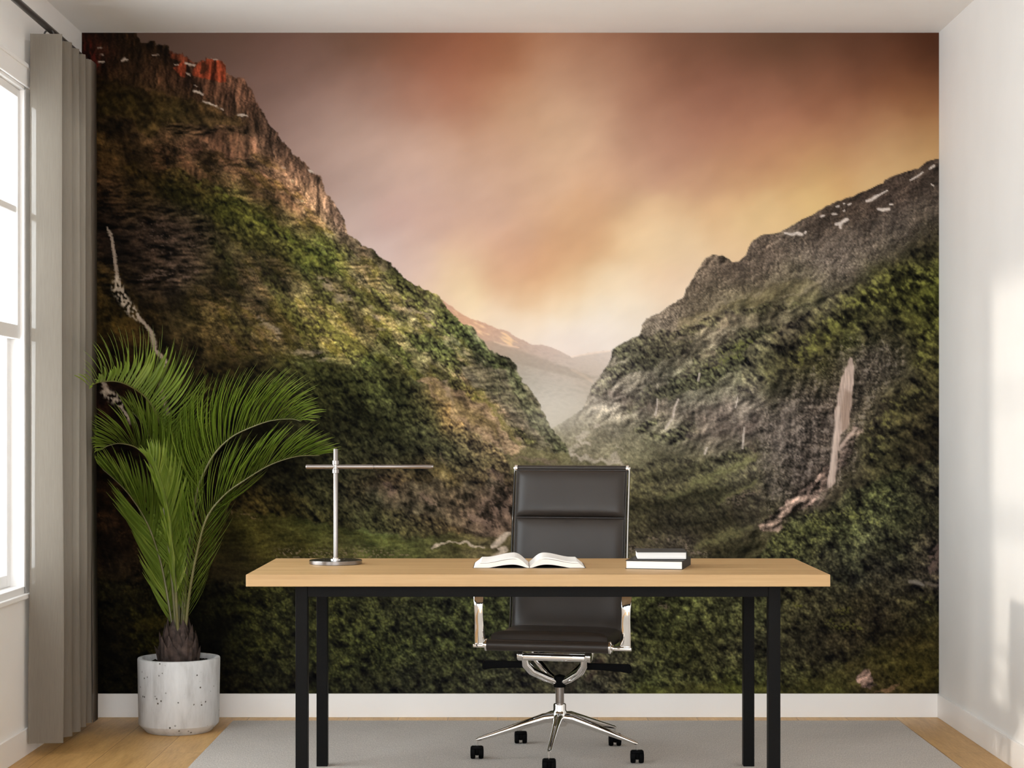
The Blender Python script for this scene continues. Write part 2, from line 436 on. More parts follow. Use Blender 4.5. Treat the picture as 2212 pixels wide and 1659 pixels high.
# ------------------------------------------------------------------ the mural on the back wall
# ---- mural picture: a printed mountain valley, computed on the grid of the wallpaper mesh ----
MX0, MX1, MY0, MY1 = 175.0, 2030.0, 70.0, 1498.0
U32 = np.uint32
def _hash(ix, iy, seed):
    h = (ix.astype(U32) * U32(374761393) + iy.astype(U32) * U32(668265263) + U32((seed * 2654435761) & 0xffffffff))
    h = (h ^ (h >> U32(13))) * U32(1274126177)
    h = (h ^ (h >> U32(16))) * U32(2246822519)
    return h ^ (h >> U32(15))
def _rnd(ix, iy, seed):
    return _hash(ix, iy, seed).astype(np.float32) / np.float32(4294967295.0)
def gnoise(x, y, seed):
    ix = np.floor(x).astype(np.int64); iy = np.floor(y).astype(np.int64)
    fx = (x - ix).astype(np.float32); fy = (y - iy).astype(np.float32)
    u = fx * fx * fx * (fx * (fx * 6 - 15) + 10); v = fy * fy * fy * (fy * (fy * 6 - 15) + 10)
    def g(dx, dy):
        a = _rnd(ix + dx, iy + dy, seed) * np.float32(6.2831853)
        return np.cos(a) * (fx - dx) + np.sin(a) * (fy - dy)
    n0 = g(0, 0) * (1 - u) + g(1, 0) * u
    n1 = g(0, 1) * (1 - u) + g(1, 1) * u
    return (n0 * (1 - v) + n1 * v) * 2.8
def fbm(x, y, scale, seed, octv=4, gain=0.5):
    s = 0; a = 1.0; t = 0
    for k in range(octv):
        s = s + a * gnoise(x / scale + 17.3 * k, y / scale - 9.1 * k, seed + k); t += a * a
        a *= gain; scale /= 2.03
    return s / t ** 0.5
def ridged(x, y, scale, seed, octv=4):
    s = 0; a = 1.0; t = 0
    for k in range(octv):
        s = s + a * (1 - 1.07 * np.abs(gnoise(x / scale + 5.3 * k, y / scale + 3.7 * k, seed + k))); t += a
        a *= 0.55; scale /= 2.1
    return (s / t - 0.47) * 3.6
def worley(x, y, scale, seed):
    x = x / scale; y = y / scale
    ix = np.floor(x).astype(np.int64); iy = np.floor(y).astype(np.int64)
    best = np.full(x.shape, 9.0, np.float32); bdx = np.zeros_like(best); bdy = np.zeros_like(best); br = np.zeros_like(best)
    for j in (-1, 0, 1):
        for i in (-1, 0, 1):
            cx = ix + i; cy = iy + j
            dx = (x - cx - _rnd(cx, cy, seed)).astype(np.float32); dy = (y - cy - _rnd(cx, cy, seed + 91)).astype(np.float32)
            d = dx * dx + dy * dy; m = d < best
            best = np.where(m, d, best); bdx = np.where(m, dx, bdx); bdy = np.where(m, dy, bdy); br = np.where(m, _rnd(cx, cy, seed + 55), br)
    return np.sqrt(best), bdx, bdy, br
def sstep(a, b, x):
    t = np.clip((x - a) / (b - a), 0, 1); return t * t * (3 - 2 * t)
def rot(x, y, deg):
    c, s = np.cos(np.radians(deg)), np.sin(np.radians(deg)); return x * c + y * s, -x * s + y * c
def pts(s):
    return np.array([[float(v) for v in p.split(',')] for p in s.split()], np.float32)
def poly(x, y, s, soft=2.0):
    """soft mask of a closed outline (even-odd inside test, distance to the nearest edge)"""
    P = pts(s); inside = np.zeros(x.shape, bool); d = np.full(x.shape, 1e9, np.float32)
    x0, y0 = P[:, 0].min() - 40, P[:, 1].min() - 40; x1, y1 = P[:, 0].max() + 40, P[:, 1].max() + 40
    sel = (x > x0) & (x < x1) & (y > y0) & (y < y1)
    xs, ys = x[sel], y[sel]; ins = np.zeros(xs.shape, bool); dd = np.full(xs.shape, 1e9, np.float32)
    for k in range(len(P)):
        ax, ay = P[k]; bx, by = P[(k + 1) % len(P)]
        c = (ay > ys) != (by > ys)
        with np.errstate(divide='ignore', invalid='ignore'):
            xi = (bx - ax) * (ys - ay) / (by - ay if by != ay else 1e-6) + ax
        ins ^= c & (xs < xi)
        vx, vy = bx - ax, by - ay; L = vx * vx + vy * vy + 1e-6
        t = np.clip(((xs - ax) * vx + (ys - ay) * vy) / L, 0, 1)
        dd = np.minimum(dd, (xs - ax - t * vx) ** 2 + (ys - ay - t * vy) ** 2)
    soft = max(1.2, soft * 0.55)
    sd = np.where(ins, 1, -1) * np.sqrt(dd)
    out = np.zeros(x.shape, np.float32); out[sel] = sstep(-soft, soft, sd); return out
def stroke(x, y, s, soft=0.6):
    """mask of a polyline whose points carry a width: x,y,w ; soft is the share of the width that fades"""
    P = pts(s); out = np.zeros(x.shape, np.float32); W = P[:, 2].max() * 2 + 4
    sel = (x > P[:, 0].min() - W) & (x < P[:, 0].max() + W) & (y > P[:, 1].min() - W) & (y < P[:, 1].max() + W)
    xs, ys = x[sel], y[sel]; m = np.zeros(xs.shape, np.float32)
    for k in range(len(P) - 1):
        ax, ay, aw = P[k]; bx, by, bw = P[k + 1]; vx, vy = bx - ax, by - ay; L = vx * vx + vy * vy + 1e-6
        t = np.clip(((xs - ax) * vx + (ys - ay) * vy) / L, 0, 1)
        d = np.sqrt((xs - ax - t * vx) ** 2 + (ys - ay - t * vy) ** 2); w = (aw + (bw - aw) * t) * 0.5
        m = np.maximum(m, 1 - sstep(w * (1 - soft), w * (1 + soft) + 0.8, d))
    out[sel] = m; return out
def field(x, y, s, sigma):
    """smooth colour field through samples 'x,y,r,g,b' (normalised Gaussian weights), evaluated coarsely"""
    S = pts(s); st = 6
    gx = np.arange(MX0 - 12, MX1 + 18, st, dtype=np.float32); gy = np.arange(MY0 - 12, MY1 + 18, st, dtype=np.float32)
    X, Y = np.meshgrid(gx, gy); num = np.zeros(X.shape + (3,), np.float32); den = np.zeros(X.shape, np.float32)
    for px, py, r, g, b in S:
        d2 = (X - px) ** 2 + (Y - py) ** 2
        w = np.exp(-d2 / (2 * sigma * sigma)) + 1e-3 / (1 + d2 / (sigma * sigma)) ** 2
        num += w[..., None] * np.array([r, g, b], np.float32); den += w
    F = num / den[..., None]
    u = np.clip((x - gx[0]) / st, 0, len(gx) - 1.01); v = np.clip((y - gy[0]) / st, 0, len(gy) - 1.01)
    i = u.astype(int); j = v.astype(int); fu = (u - i)[..., None]; fv = (v - j)[..., None]
    return (F[j, i] * (1 - fu) + F[j, i + 1] * fu) * (1 - fv) + (F[j + 1, i] * (1 - fu) + F[j + 1, i + 1] * fu) * fv

SKY = '''330,80,92,70,58 500,80,100,72,58 600,80,112,78,66 700,80,105,75,60 800,80,110,75,55 900,80,126,76,53 1000,80,146,86,60 1060,80,152,93,60 1150,80,166,112,80 1250,80,165,114,85 1300,80,140,92,68 1400,80,128,82,60 1500,80,114,75,55 1600,80,104,68,48 1700,80,99,65,45 1850,80,94,58,40 2000,80,84,46,28 2025,75,74,38,22
400,110,98,74,64 450,150,105,79,70 560,150,116,86,76 650,150,126,93,82 750,150,132,93,80 850,150,142,91,71 950,150,156,96,72 1030,150,161,97,70 1100,150,171,113,80 1200,150,185,135,105 1280,150,185,138,110 1340,150,166,116,90 1400,150,150,98,75 1500,150,135,86,65 1600,150,130,82,62 1750,150,124,78,57 1900,150,118,71,49 2020,150,104,62,38
560,220,126,97,87 650,220,142,110,100 750,220,165,131,116 830,220,165,125,110 900,220,170,116,92 1000,220,175,118,92 1100,220,186,140,105 1180,220,196,156,125 1250,220,196,155,125 1320,220,190,145,115 1380,220,165,115,92 1450,220,155,105,82 1550,220,155,100,80 1650,220,160,105,80 1800,220,153,97,69 1950,220,150,92,60 2025,220,150,92,55
630,300,152,122,112 700,300,166,136,124 800,300,188,155,140 900,300,195,160,142 1000,300,190,146,118 1100,300,195,150,120 1200,300,205,165,130 1260,300,212,172,140 1350,300,195,150,122 1420,300,176,126,102 1500,300,171,119,95 1600,300,180,122,92 1700,300,180,120,90 1850,300,178,122,88 1950,300,182,132,90 2025,300,198,156,96
700,380,162,132,122 780,380,178,148,136 900,380,195,160,145 1000,380,195,158,138 1100,380,198,158,132 1200,380,205,165,135 1300,380,205,160,128 1400,380,190,142,118 1500,380,190,140,110 1600,380,195,145,105 1700,380,198,148,100 1800,380,205,158,100 1900,380,212,174,118 1960,350,206,168,110
760,460,186,159,150 850,460,190,155,145 950,460,195,158,142 1050,460,200,160,138 1150,460,205,162,132 1250,460,208,162,122 1300,460,205,155,115 1370,460,206,166,125 1450,460,215,175,132 1550,460,215,172,125 1650,460,220,182,125 1750,430,222,186,122
830,540,198,172,165 900,540,200,166,152 1000,540,205,165,140 1100,540,205,158,128 1200,540,205,155,115 1280,540,205,155,112 1330,520,212,168,122 1360,520,232,200,155 1430,500,230,195,150 1400,540,232,201,156 1450,540,230,204,167 1500,540,226,192,146 1600,500,222,186,135 1580,540,226,192,152 1650,490,224,190,138
900,600,205,176,163 960,600,220,186,150 1010,600,231,201,156 1080,600,208,160,125 1150,600,205,150,110 1220,600,212,165,118 1300,600,228,196,150 1380,600,228,196,156 1440,600,224,184,148 1490,590,228,200,170
960,640,222,192,168 1010,645,236,213,166 1100,640,222,180,140 1150,640,225,186,140 1220,640,232,205,165 1300,640,233,213,182 1400,640,233,216,192 1470,640,228,206,180
1040,700,229,206,182 1100,690,233,214,185 1200,690,236,221,197 1300,690,236,226,214 1380,690,230,217,202 1350,640,232,215,190 1120,735,230,212,198 1200,740,232,217,207 1280,740,229,216,207 1330,740,223,210,200 1250,770,222,205,195'''

# mean colours of the left mountainside and the foreground below it
LEFT = '''190,80,42,18,10 190,130,48,15,10 240,90,32,20,10 300,110,38,25,12 340,130,46,28,15 250,150,45,28,16 330,170,62,40,26 420,180,84,50,34 470,200,90,56,38 540,210,100,66,48 520,240,88,58,42 600,300,112,78,60 660,360,118,84,64 700,420,128,96,74 740,480,134,104,84
220,190,38,26,8 300,220,32,25,9 400,240,36,29,11 500,265,40,32,14 230,230,30,24,8 250,270,62,42,24 300,300,62,44,24 230,310,70,48,16 350,280,58,42,26 420,290,66,48,32 460,300,90,62,44 530,310,96,70,50 580,350,104,76,54 450,350,88,60,42 400,340,78,52,34 350,340,66,45,24 520,390,100,74,46 600,410,112,82,54 650,450,118,88,58 440,380,86,62,38
230,350,48,32,16 300,380,40,30,12 400,400,50,48,16 480,430,58,62,20 560,470,66,68,26 640,520,76,80,34 700,560,78,82,38 230,420,36,24,14 300,440,36,27,14 240,480,32,22,15 330,490,48,36,28 420,500,52,40,30 480,520,58,50,28 540,520,74,66,36 600,560,84,70,44 300,560,30,22,16 400,580,44,34,26 340,620,38,29,20 460,620,54,46,26 540,620,74,62,38 610,640,82,72,44 680,640,92,82,48 230,640,44,32,14
240,680,60,46,14 300,720,54,38,14 240,760,34,22,8 300,770,28,18,8 380,700,52,42,22 440,690,64,52,24 520,700,78,64,38 600,700,88,74,40 680,700,112,98,50 740,640,108,96,60 740,720,128,112,62 400,760,46,34,18 480,760,58,46,22 560,760,66,54,30
800,560,112,98,70 820,620,112,102,60 880,660,118,106,72 920,700,122,112,70 800,700,118,106,62 860,760,94,92,52 960,740,96,98,62 1020,740,92,92,66 1060,800,98,96,66 960,800,112,98,66 1100,820,100,98,72 1140,880,116,108,84 1170,910,126,116,92
230,840,38,20,12 260,900,26,14,8 330,860,28,17,9 420,820,40,32,16 500,830,40,36,18 580,820,48,48,24 660,820,54,58,28 740,820,58,62,32 820,830,58,64,34 700,880,48,50,28 600,880,36,36,20 500,900,22,20,12 420,900,20,15,9 760,920,50,52,32 840,900,56,60,36 900,880,62,66,40 660,960,40,40,25 560,960,22,20,12 760,990,52,54,36 860,980,60,62,42 940,960,66,70,48 1000,980,72,76,54 1060,1010,80,78,58 620,1020,32,31,18
980,880,124,98,62 1020,900,134,108,74 1060,940,142,116,90 1100,960,128,112,78 1140,970,128,116,84 1180,960,120,112,84 1220,970,112,108,80 1100,1000,122,108,80
700,1050,44,44,28 780,1050,58,54,38 840,1060,86,66,50 900,1050,84,74,52 960,1040,86,74,50 1020,1050,92,76,56 1090,1060,104,82,66 920,1090,92,74,58 1000,1100,98,78,58 1080,1110,104,82,66 700,1110,46,48,30 800,1110,52,56,38 880,1120,60,62,44 960,1140,70,64,46 1050,1140,96,76,60
480,1110,46,38,16 560,1120,56,48,22 640,1130,62,56,26 700,1150,62,58,26 800,1150,62,64,34 900,1160,72,70,42 980,1170,82,68,46 1060,1170,98,80,64 520,1160,58,48,20 620,1190,62,52,24 740,1190,78,66,42 860,1190,76,70,40 960,1195,84,74,48 1060,1200,104,88,70 460,1060,24,18,10
240,960,22,14,8 240,1040,32,20,10 260,1100,32,20,11 240,1180,26,17,9 270,1240,34,25,14 240,1290,26,21,9 300,1300,30,24,9 330,1360,40,33,10 240,1380,18,13,6 240,1440,16,12,6 260,1480,22,18,8 500,1230,40,30,20 540,1300,44,40,18 480,1300,22,19,8 460,1400,10,8,5 540,1400,38,34,16 500,1480,26,21,12 600,1330,46,42,24 620,1430,40,36,22 580,1480,34,30,20
720,1320,54,50,26 780,1320,58,54,32 720,1420,48,45,26 800,1400,52,50,28 860,1320,52,48,32 900,1380,58,56,34 960,1320,58,56,36 1000,1380,60,58,36 800,1480,40,36,26 900,1480,46,42,32 960,1440,58,54,36 1040,1340,64,62,40 1060,1440,62,58,44 1120,1440,60,54,44 1040,1480,58,52,40 1160,1480,60,52,44 1160,1320,60,58,40'''

RIGHT = '''2020,360,70,55,45 1960,390,72,57,47 1900,420,76,60,50 1840,450,80,64,52 1780,480,84,68,56 2010,420,78,66,56 2000,480,88,76,66 1940,480,92,80,70 1880,520,98,86,74 1940,540,96,84,72 1820,540,102,90,78 1760,540,104,92,80 1700,530,104,90,76 1660,520,100,84,70 1640,560,106,90,76 1620,600,108,92,78 1560,580,104,88,72 1540,640,116,98,82 1500,640,118,100,82 1480,670,122,104,88 1440,690,126,110,92 1420,710,128,112,96 1680,600,108,94,80 1740,600,104,92,78 1840,590,108,94,84 1800,620,112,98,88
1560,660,118,108,78 1620,650,114,104,70 1680,640,110,102,68 1720,630,106,98,64 1760,640,98,94,66 1500,690,116,110,74 1600,690,88,84,62 1700,690,88,78,64 1720,720,74,68,50
2020,520,60,56,28 1980,560,56,54,24 1940,600,66,66,24 1880,620,70,72,26 2000,620,68,72,20 1820,660,72,74,28 1760,690,62,60,36 1960,680,66,66,26 2020,700,64,64,22 1900,700,60,58,30 1840,720,64,64,30 1700,760,70,66,38 1760,760,72,70,30 1640,790,78,78,46 1680,840,64,62,36 1780,810,64,60,34
1480,740,112,100,82 1560,720,122,106,92 1420,760,104,98,78 1500,790,104,98,76 1560,770,96,92,68 1620,740,92,88,64 1360,760,104,98,80 1340,800,118,110,94 1400,830,120,112,94 1460,830,100,98,76 1540,820,90,90,64 1600,810,96,94,70 1320,850,140,128,112 1380,870,130,118,104 1440,880,118,108,94 1500,880,114,106,92 1560,870,116,106,94 1620,860,112,102,90 1300,880,160,148,132
1340,910,138,128,104 1400,920,118,112,88 1460,930,104,98,78 1520,930,112,100,86 1580,930,110,98,86 1640,920,102,90,80 1660,960,96,86,76 1560,970,104,94,80 1480,970,96,90,68 1600,980,88,80,66 1420,960,112,106,78
1700,880,86,76,66 1740,860,80,70,60 1760,920,84,74,66 1700,960,92,82,74 1740,1000,80,70,62 1680,1040,88,78,68 1720,1080,74,66,58 1780,960,76,66,56 1800,880,76,64,54 1760,1050,72,60,52 1800,820,76,66,54 1880,780,80,70,60 1880,840,84,74,64 1920,760,74,66,52 1880,900,78,68,54 1940,820,80,72,58 1770,1080,84,70,60 1830,980,72,62,54 1840,1040,62,54,44
1240,930,146,136,110 1280,960,140,130,102 1320,980,126,118,90 1240,1000,128,118,88 1360,1000,108,102,72 1300,1010,122,112,84 1420,1010,96,90,64 1480,1020,86,80,56 1540,1010,92,88,60 1600,1000,98,94,66 1640,1010,88,82,60
1380,1060,86,80,48 1440,1060,80,74,48 1500,1060,84,80,48 1560,1040,94,92,56 1600,1060,78,72,50 1640,1060,76,70,50 1400,1110,72,66,44 1480,1120,66,60,44 1560,1100,74,68,48 1620,1100,80,70,58 1640,1140,62,56,42 1400,1160,72,66,44 1460,1170,80,72,56 1540,1180,68,62,38 1600,1160,66,62,38 1560,1200,66,60,38 1440,1200,84,74,60
2000,760,64,62,26 1980,820,62,58,28 1920,860,64,60,28 1960,900,56,52,28 2010,900,50,44,26 1900,940,66,64,32 1980,960,48,42,26 1880,1000,68,66,36 1940,1020,62,58,34 2010,1040,46,38,28 1840,1070,72,70,36 1900,1080,74,72,40 1960,1100,64,60,38 2010,1120,44,38,26 1700,1120,70,68,34 1760,1140,78,76,34 1820,1140,74,72,40 1880,1160,72,68,44 1950,1180,56,52,34 2010,1200,56,44,36 1660,1180,66,62,34 1720,1190,70,66,38 1780,1200,64,56,40 1840,1220,62,58,42 1900,1230,54,46,36 1960,1250,50,42,32 2015,1250,72,58,48
1400,1310,78,76,38 1460,1320,72,70,34 1520,1330,72,68,36 1580,1320,70,66,36 1640,1330,70,66,38 1400,1380,70,66,34 1460,1400,72,68,32 1520,1400,66,60,32 1580,1420,62,56,34 1640,1420,58,52,34 1400,1450,66,62,36 1460,1470,64,58,32 1540,1470,60,54,30 1420,1492,78,80,36 1540,1492,76,76,34 1600,1490,88,90,34 1660,1480,76,74,34
1720,1300,62,54,32 1780,1310,58,50,32 1840,1320,56,46,28 1720,1380,56,48,32 1780,1400,50,40,28 1840,1400,46,36,24 1780,1450,52,44,28 1720,1450,56,48,30 1900,1320,52,42,28 1960,1320,56,46,28 2015,1320,66,58,30 1900,1380,42,32,20 1960,1380,50,40,22 2015,1400,70,58,28 1740,1485,74,70,30 1800,1485,76,72,32 1860,1440,64,56,30 1920,1440,68,62,26 1980,1440,66,56,20 2015,1460,48,40,16 1900,1485,70,54,34 1960,1485,60,48,20 2020,1490,20,16,8
1210,1000,120,110,82 1130,1000,128,116,88 1200,1060,90,82,64 1300,1100,80,74,50 1300,1300,66,64,40 1300,1400,64,58,42 1260,1480,62,56,44 1330,1440,70,60,44'''

FAR = '''960,655,196,152,128 1000,690,205,158,125 1040,705,206,160,134 1080,720,206,164,142 1110,735,206,168,150 1060,740,182,158,138 1100,760,168,154,138 1140,750,196,170,156 1180,770,190,170,158 1120,790,164,156,142 1160,800,172,164,150 1200,800,182,172,160 1240,800,186,172,158 1280,810,182,168,152 1140,840,176,168,156 1180,850,184,176,164 1220,850,186,178,166 1260,850,184,172,158 1200,890,206,198,186 1240,885,200,192,180 1170,870,196,188,176 1280,890,182,172,156 1220,915,182,174,156 1260,920,172,162,142 1300,915,160,150,130 1180,760,206,178,166 1220,775,206,186,176 1260,780,206,190,180 1300,780,204,188,178 1310,760,210,196,186'''

L_RIDGE = '''150,40 293,40 293,71 298,83 304,90 316,93 328,86 333,87 335,97 355,95 363,100 364,108 380,116 391,119 393,115 396,124 402,120 416,136 431,131 442,130 443,125 463,125 479,130 486,141 487,156 494,159 509,167 526,167 532,180 546,199 553,221 572,250 582,270 599,287 607,304 624,319 631,333 658,350 670,365 680,375 692,380 700,402 704,420 719,432 731,454 743,474 750,505 777,522 782,531 797,533 812,542 815,553 836,564 860,584 870,598 892,612 924,627 946,637 955,649 963,662 985,686 1002,701 1024,706 1029,723 1043,735 1055,754 1075,764 1097,772 1114,786 1119,803 1129,825 1138,832 1160,861 1168,880 1180,900 1190,925 1221,959 1230,981 1240,1010 1240,1560 150,1560'''
R_RIDGE = '''2080,335 2030,343 2010,345 1983,364 1964,368 1913,388 1910,395 1876,409 1842,424 1803,436 1778,450 1756,464 1732,474 1710,489 1681,503 1656,506 1642,509 1624,523 1617,535 1613,551 1598,564 1585,567 1571,556 1559,551 1541,550 1524,559 1512,577 1500,594 1499,600 1482,624 1478,641 1445,661 1426,676 1397,687 1387,702 1383,724 1362,732 1343,742 1323,754 1320,776 1306,798 1294,815 1279,834 1268,862 1258,885 1225,905 1195,925 1150,960 1000,1000 1000,1560 2080,1560'''

def mural_picture(nx, ny):
    """sRGB picture (0..1), shape (ny, nx, 3), row 0 at the top"""
    x, y = np.meshgrid(np.linspace(MX0, MX1, nx, dtype=np.float32), np.linspace(MY0, MY1, ny, dtype=np.float32))
    C = lambda r, g, b: np.array([r, g, b], np.float32)
    def over(img, m, col):
        m = m[..., None] if m.ndim == 2 else m
        return img * (1 - m) + col * m
    # ---------- sky: large soft clouds with a little streaky structure
    wx = x + 9 * fbm(x, y, 130, 3, 3); wy = y + 9 * fbm(x, y, 130, 8, 3)
    low = sstep(330, 460, y)[..., None]
    img = field(wx, wy, SKY, 54) * (1 - low) + field(wx, wy, SKY, 36) * low
    cx, cy = rot(x, y, -28)
    img = img * (1 + 0.016 * fbm(cx * 0.5, cy, 70, 14, 3))[..., None]
    img = img.mean(2, keepdims=True) + (img - img.mean(2, keepdims=True)) * 0.93
    # ---------- far ranges in the haze
    ex = x + 1.2 * fbm(x, y, 18, 21, 3); ey = y + 1.3 * fbm(x, y, 16, 22, 3)
    far = field(x, y, FAR, 26)
    strata = ridged(*rot(x * 1.0, y * 2.2, 25), 22, 31, 4)
    m3 = poly(ex, ey, '1215,775 1247,768 1287,761 1310,758 1340,754 1340,860 1215,860', 1.5)
    img = over(img, m3, far * (1 + 0.01 * strata[..., None]) )
    img = over(img, stroke(x, y, '1232,771,2 1260,766,3 1290,761,4 1318,758,2') * 0.6, C(238, 216, 198))
    m2 = poly(ex, ey, '1120,742 1150,745 1174,744 1196,751 1209,759 1233,771 1262,790 1300,812 1300,900 1120,900', 1.5)
    img = over(img, m2, far * (1 + 0.012 * strata[..., None]))
    m1 = poly(ex, ey, '930,630 955,647 975,662 994,676 1026,692 1041,696 1072,708 1092,713 1112,725 1146,742 1189,768 1228,785 1265,798 1300,808 1320,930 1180,960 1000,900', 1.5)
    img = over(img, m1, far * (1 + 0.018 * strata[..., None]))
    # the glowing snowy slope of the nearest far ridge
    fx, fy = rot(x, y, 27)
    snow = sstep(0.0, 1.2, fbm(fx * 0.25, fy, 9.0, 33, 2)) * poly(ex, ey, '968,660 994,677 1026,694 1041,698 1072,710 1092,716 1135,745 1115,752 1070,732 1030,722 1015,706', 5)
    img = over(img, snow * 0.75, C(246, 206, 158))
    img = over(img, stroke(x, y, '1068,738,2 1090,745,4 1120,750,2') * 0.6, C(236, 200, 170))
    dk = poly(ex, ey, '1040,732 1075,740 1130,760 1180,778 1230,795 1290,815 1270,822 1200,806 1140,790 1080,778 1060,756', 7)
    img = over(img, dk * 0.35, C(150, 138, 122))
    img = over(img, stroke(x, y, '1235,798,4 1262,812,6 1280,824,4') * 0.35, C(214, 190, 168))
    # ---------- shared textures
    lx, ly = rot(x, y, 44)          # along the fall of the left slope
    rx, ry = rot(x, y, -36)         # along the fall of the right slope
    px, py = x + 5 * fbm(x, y, 24, 41, 3), y + 5 * fbm(x, y, 24, 45, 3)
    def trees(sc, seed):
        qx, qy = x + 0.35 * sc * gnoise(x / sc * 0.9, y / sc * 0.9, seed + 7), y + 0.35 * sc * gnoise(x / sc * 0.9 + 9, y / sc * 0.9, seed + 8)
        d, dx, dy, r = worley(qx, qy * 0.85, sc, seed)
        H = 1.1 * (1 - d) + 0.28 * fbm(x, y, sc * 1.6, seed + 20, 4, 0.6) + 0.35 * r
        n = max(1, int(round(sc / 9)))
        sh = np.roll(H, -n, 0) - np.roll(H, n, 0) + 0.5 * (np.roll(H, n, 1) - np.roll(H, -n, 1))
        t = 1.1 * sh / max(0.25, sh.std() * 2) * 0.8 + (H - H.mean()) / H.std() * 0.45 + 0.25 * fbm(x, y, sc * 3.2, seed + 30, 3)
        return np.clip(t / t.std(), -2.2, 2.6)
    tr_s = trees(9, 101); tr_m = trees(15, 131); tr_l = trees(26, 151)
    fine = 0.6 * gnoise(x / 5.2, y / 4.6, 61) + 0.6 * gnoise(x / 9.3, y / 8.3, 62)
    speck = gnoise(x / 5.4, y / 4.4, 66)
    def relief(u, v, sc, seed, a=0.6, ox=1, oy=1):
        H = fbm(u, v, sc, seed, 5, 0.6) + 0.55 * ridged(u, v, sc * 1.3, seed + 40, 4)
        E = np.roll(H, (-oy, -ox), (0, 1)) - np.roll(H, (oy, ox), (0, 1))
        t = a * E / E.std() + (1 - a) * (H - H.mean()) / H.std()
        return np.clip(t / t.std(), -2.4, 2.6)
    rockL = relief(lx * 0.5, ly, 34, 71, 0.5)
    rockLh = relief(*rot(x * 0.32, y, 6), 14, 81, 0.55, 0, 1)
    rockV = relief(x, y * 0.33 + 0.08 * x, 20, 91, 0.55, 1, 0)
    rockR = relief(rx * 0.6, ry, 28, 111, 0.55)
    bigL = fbm(lx * 0.34, ly, 62, 501, 4, 0.55); bigR = fbm(rx * 0.4, ry, 60, 511, 4, 0.55)
    def tint(base, t, amp, warm=(1.0, 1.0, 1.0)):
        return base * np.clip(1 + amp * t[..., None] * np.array(warm, np.float32), 0.12, 3.2)
    def mix_tex(base, w, lo, hi, t):
        """pull base towards lo/hi colours by the texture value"""
        return base
    def cracks(u, v, sc, seed, w=0.10):
        n = fbm(u, v, sc, seed, 4, 0.6); n2 = fbm(u, v, sc * 0.5, seed + 60, 3, 0.6)
        return np.clip(np.exp(-(n / w) ** 2) + 0.6 * np.exp(-(n2 / w) ** 2), 0, 1)
    ck_v = cracks(x + 0.15 * y, y * 0.42, 24, 601); ck_h = cracks(*rot(x * 0.4, y, 6), 16, 611); ck_d = cracks(rx * 0.6, ry, 26, 621); ck_l = cracks(lx * 0.55, ly, 24, 631)
    lit_v = np.clip(np.roll(ck_v, 2, 1) - ck_v, 0, 1); lit_h = np.clip(np.roll(ck_h, 2, 0) - ck_h, 0, 1); lit_d = np.clip(np.roll(ck_d, (1, 2), (0, 1)) - ck_d, 0, 1)
    # ---------- left mountainside
    Lb = field(x + 8 * fbm(x, y, 60, 201, 3), y + 8 * fbm(x, y, 60, 205, 3), LEFT, 34)
    Lb = Lb * (1 + 0.27 * np.clip(bigL, -1.6, 1.6) * sstep(1240, 1150, y))[..., None]
    left = tint(Lb, rockL, 0.30)
    # patches of grass and rock running down the slope
    gr = sstep(-0.15, 0.45, fbm(lx * 0.30, ly, 26, 211, 4)) * sstep(330, 640, x + 0.5 * (y - 300)) * sstep(1180, 1000, x)
    zone_mid = poly(px, py, '330,300 560,330 760,500 950,640 1130,830 1190,930 1100,1000 960,880 860,790 600,790 460,770 400,640 520,560 420,420 320,380', 25)
    left = over(left, gr * zone_mid * 0.62, tint(Lb, 0.5 * rockL + fine * 0.4, 0.22) * C(1.0, 1.0, 0.58))
    rk = sstep(-0.1, 0.9, fbm(lx * 0.34 + 40, ly, 22, 221, 5, 0.6)) * zone_mid
    left = over(left, rk * 0.6, np.clip(tint(Lb, rockLh, 0.30) * C(1.28, 1.18, 1.22), 0, 235))
    st = sstep(0.5, 1.5, rockLh + 0.4 * speck) * zone_mid * sstep(-0.5, 0.6, fbm(lx * 0.5, ly, 40, 226, 3))
    left = over(left, st * 0.5, np.clip(Lb * C(1.5, 1.4, 1.5) + C(12, 8, 8), 0, 190))
    left = over(left, sstep(0.8, 1.8, -rockLh) * zone_mid * 0.5, Lb * 0.5)
    # hanging trees along the slope
    hang = sstep(0.10, 0.42, fbm(lx * 0.33, ly, 34, 231, 4) + 0.10) * zone_mid * sstep(600, 760, x + 0.35 * (y - 500))
    left = over(left, hang * 0.8, tint(Lb * C(0.66, 0.70, 0.57), tr_s, 0.40, (1.0, 1.05, 0.8)))
    # upper walls: vertical flutes
    up = poly(px, py, '150,40 293,60 363,95 440,120 487,150 530,170 560,225 610,300 690,380 750,505 740,520 690,470 640,400 560,300 530,262 430,225 340,192 200,165', 6)
    left = over(left, up, tint(Lb, rockV, 0.24))
    left = over(left, poly(px, py, '360,258 420,262 530,270 520,282 470,292 440,300 380,292 350,280', 4) * 0.9, tint(Lb * 0.85, rockLh, 0.5))
    left = left * (1 - 0.30 * ck_v * up - 0.22 * ck_h * zone_mid - 0.16 * ck_l * zone_mid)[..., None] * (1 + 0.20 * lit_v * up + 0.22 * lit_h * zone_mid)[..., None]
    left = left * (1 + 0.16 * zone_mid * sstep(540, 700, x + 0.3 * (y - 600)))[..., None]
    # lit red crown of the peak
    red = poly(ex, ey, '374,145 385,138 395,130 402,137 401,155 398,168 388,163 378,156', 2) + poly(ex, ey, '416,150 424,140 433,130 442,130 444,126 463,126 478,130 486,142 487,178 470,176 455,172 430,166 414,162', 2)
    red = np.maximum(red, 0.6 * poly(ex, ey, '364,106 382,116 393,116 405,123 416,137 400,134 384,132 368,124', 2))
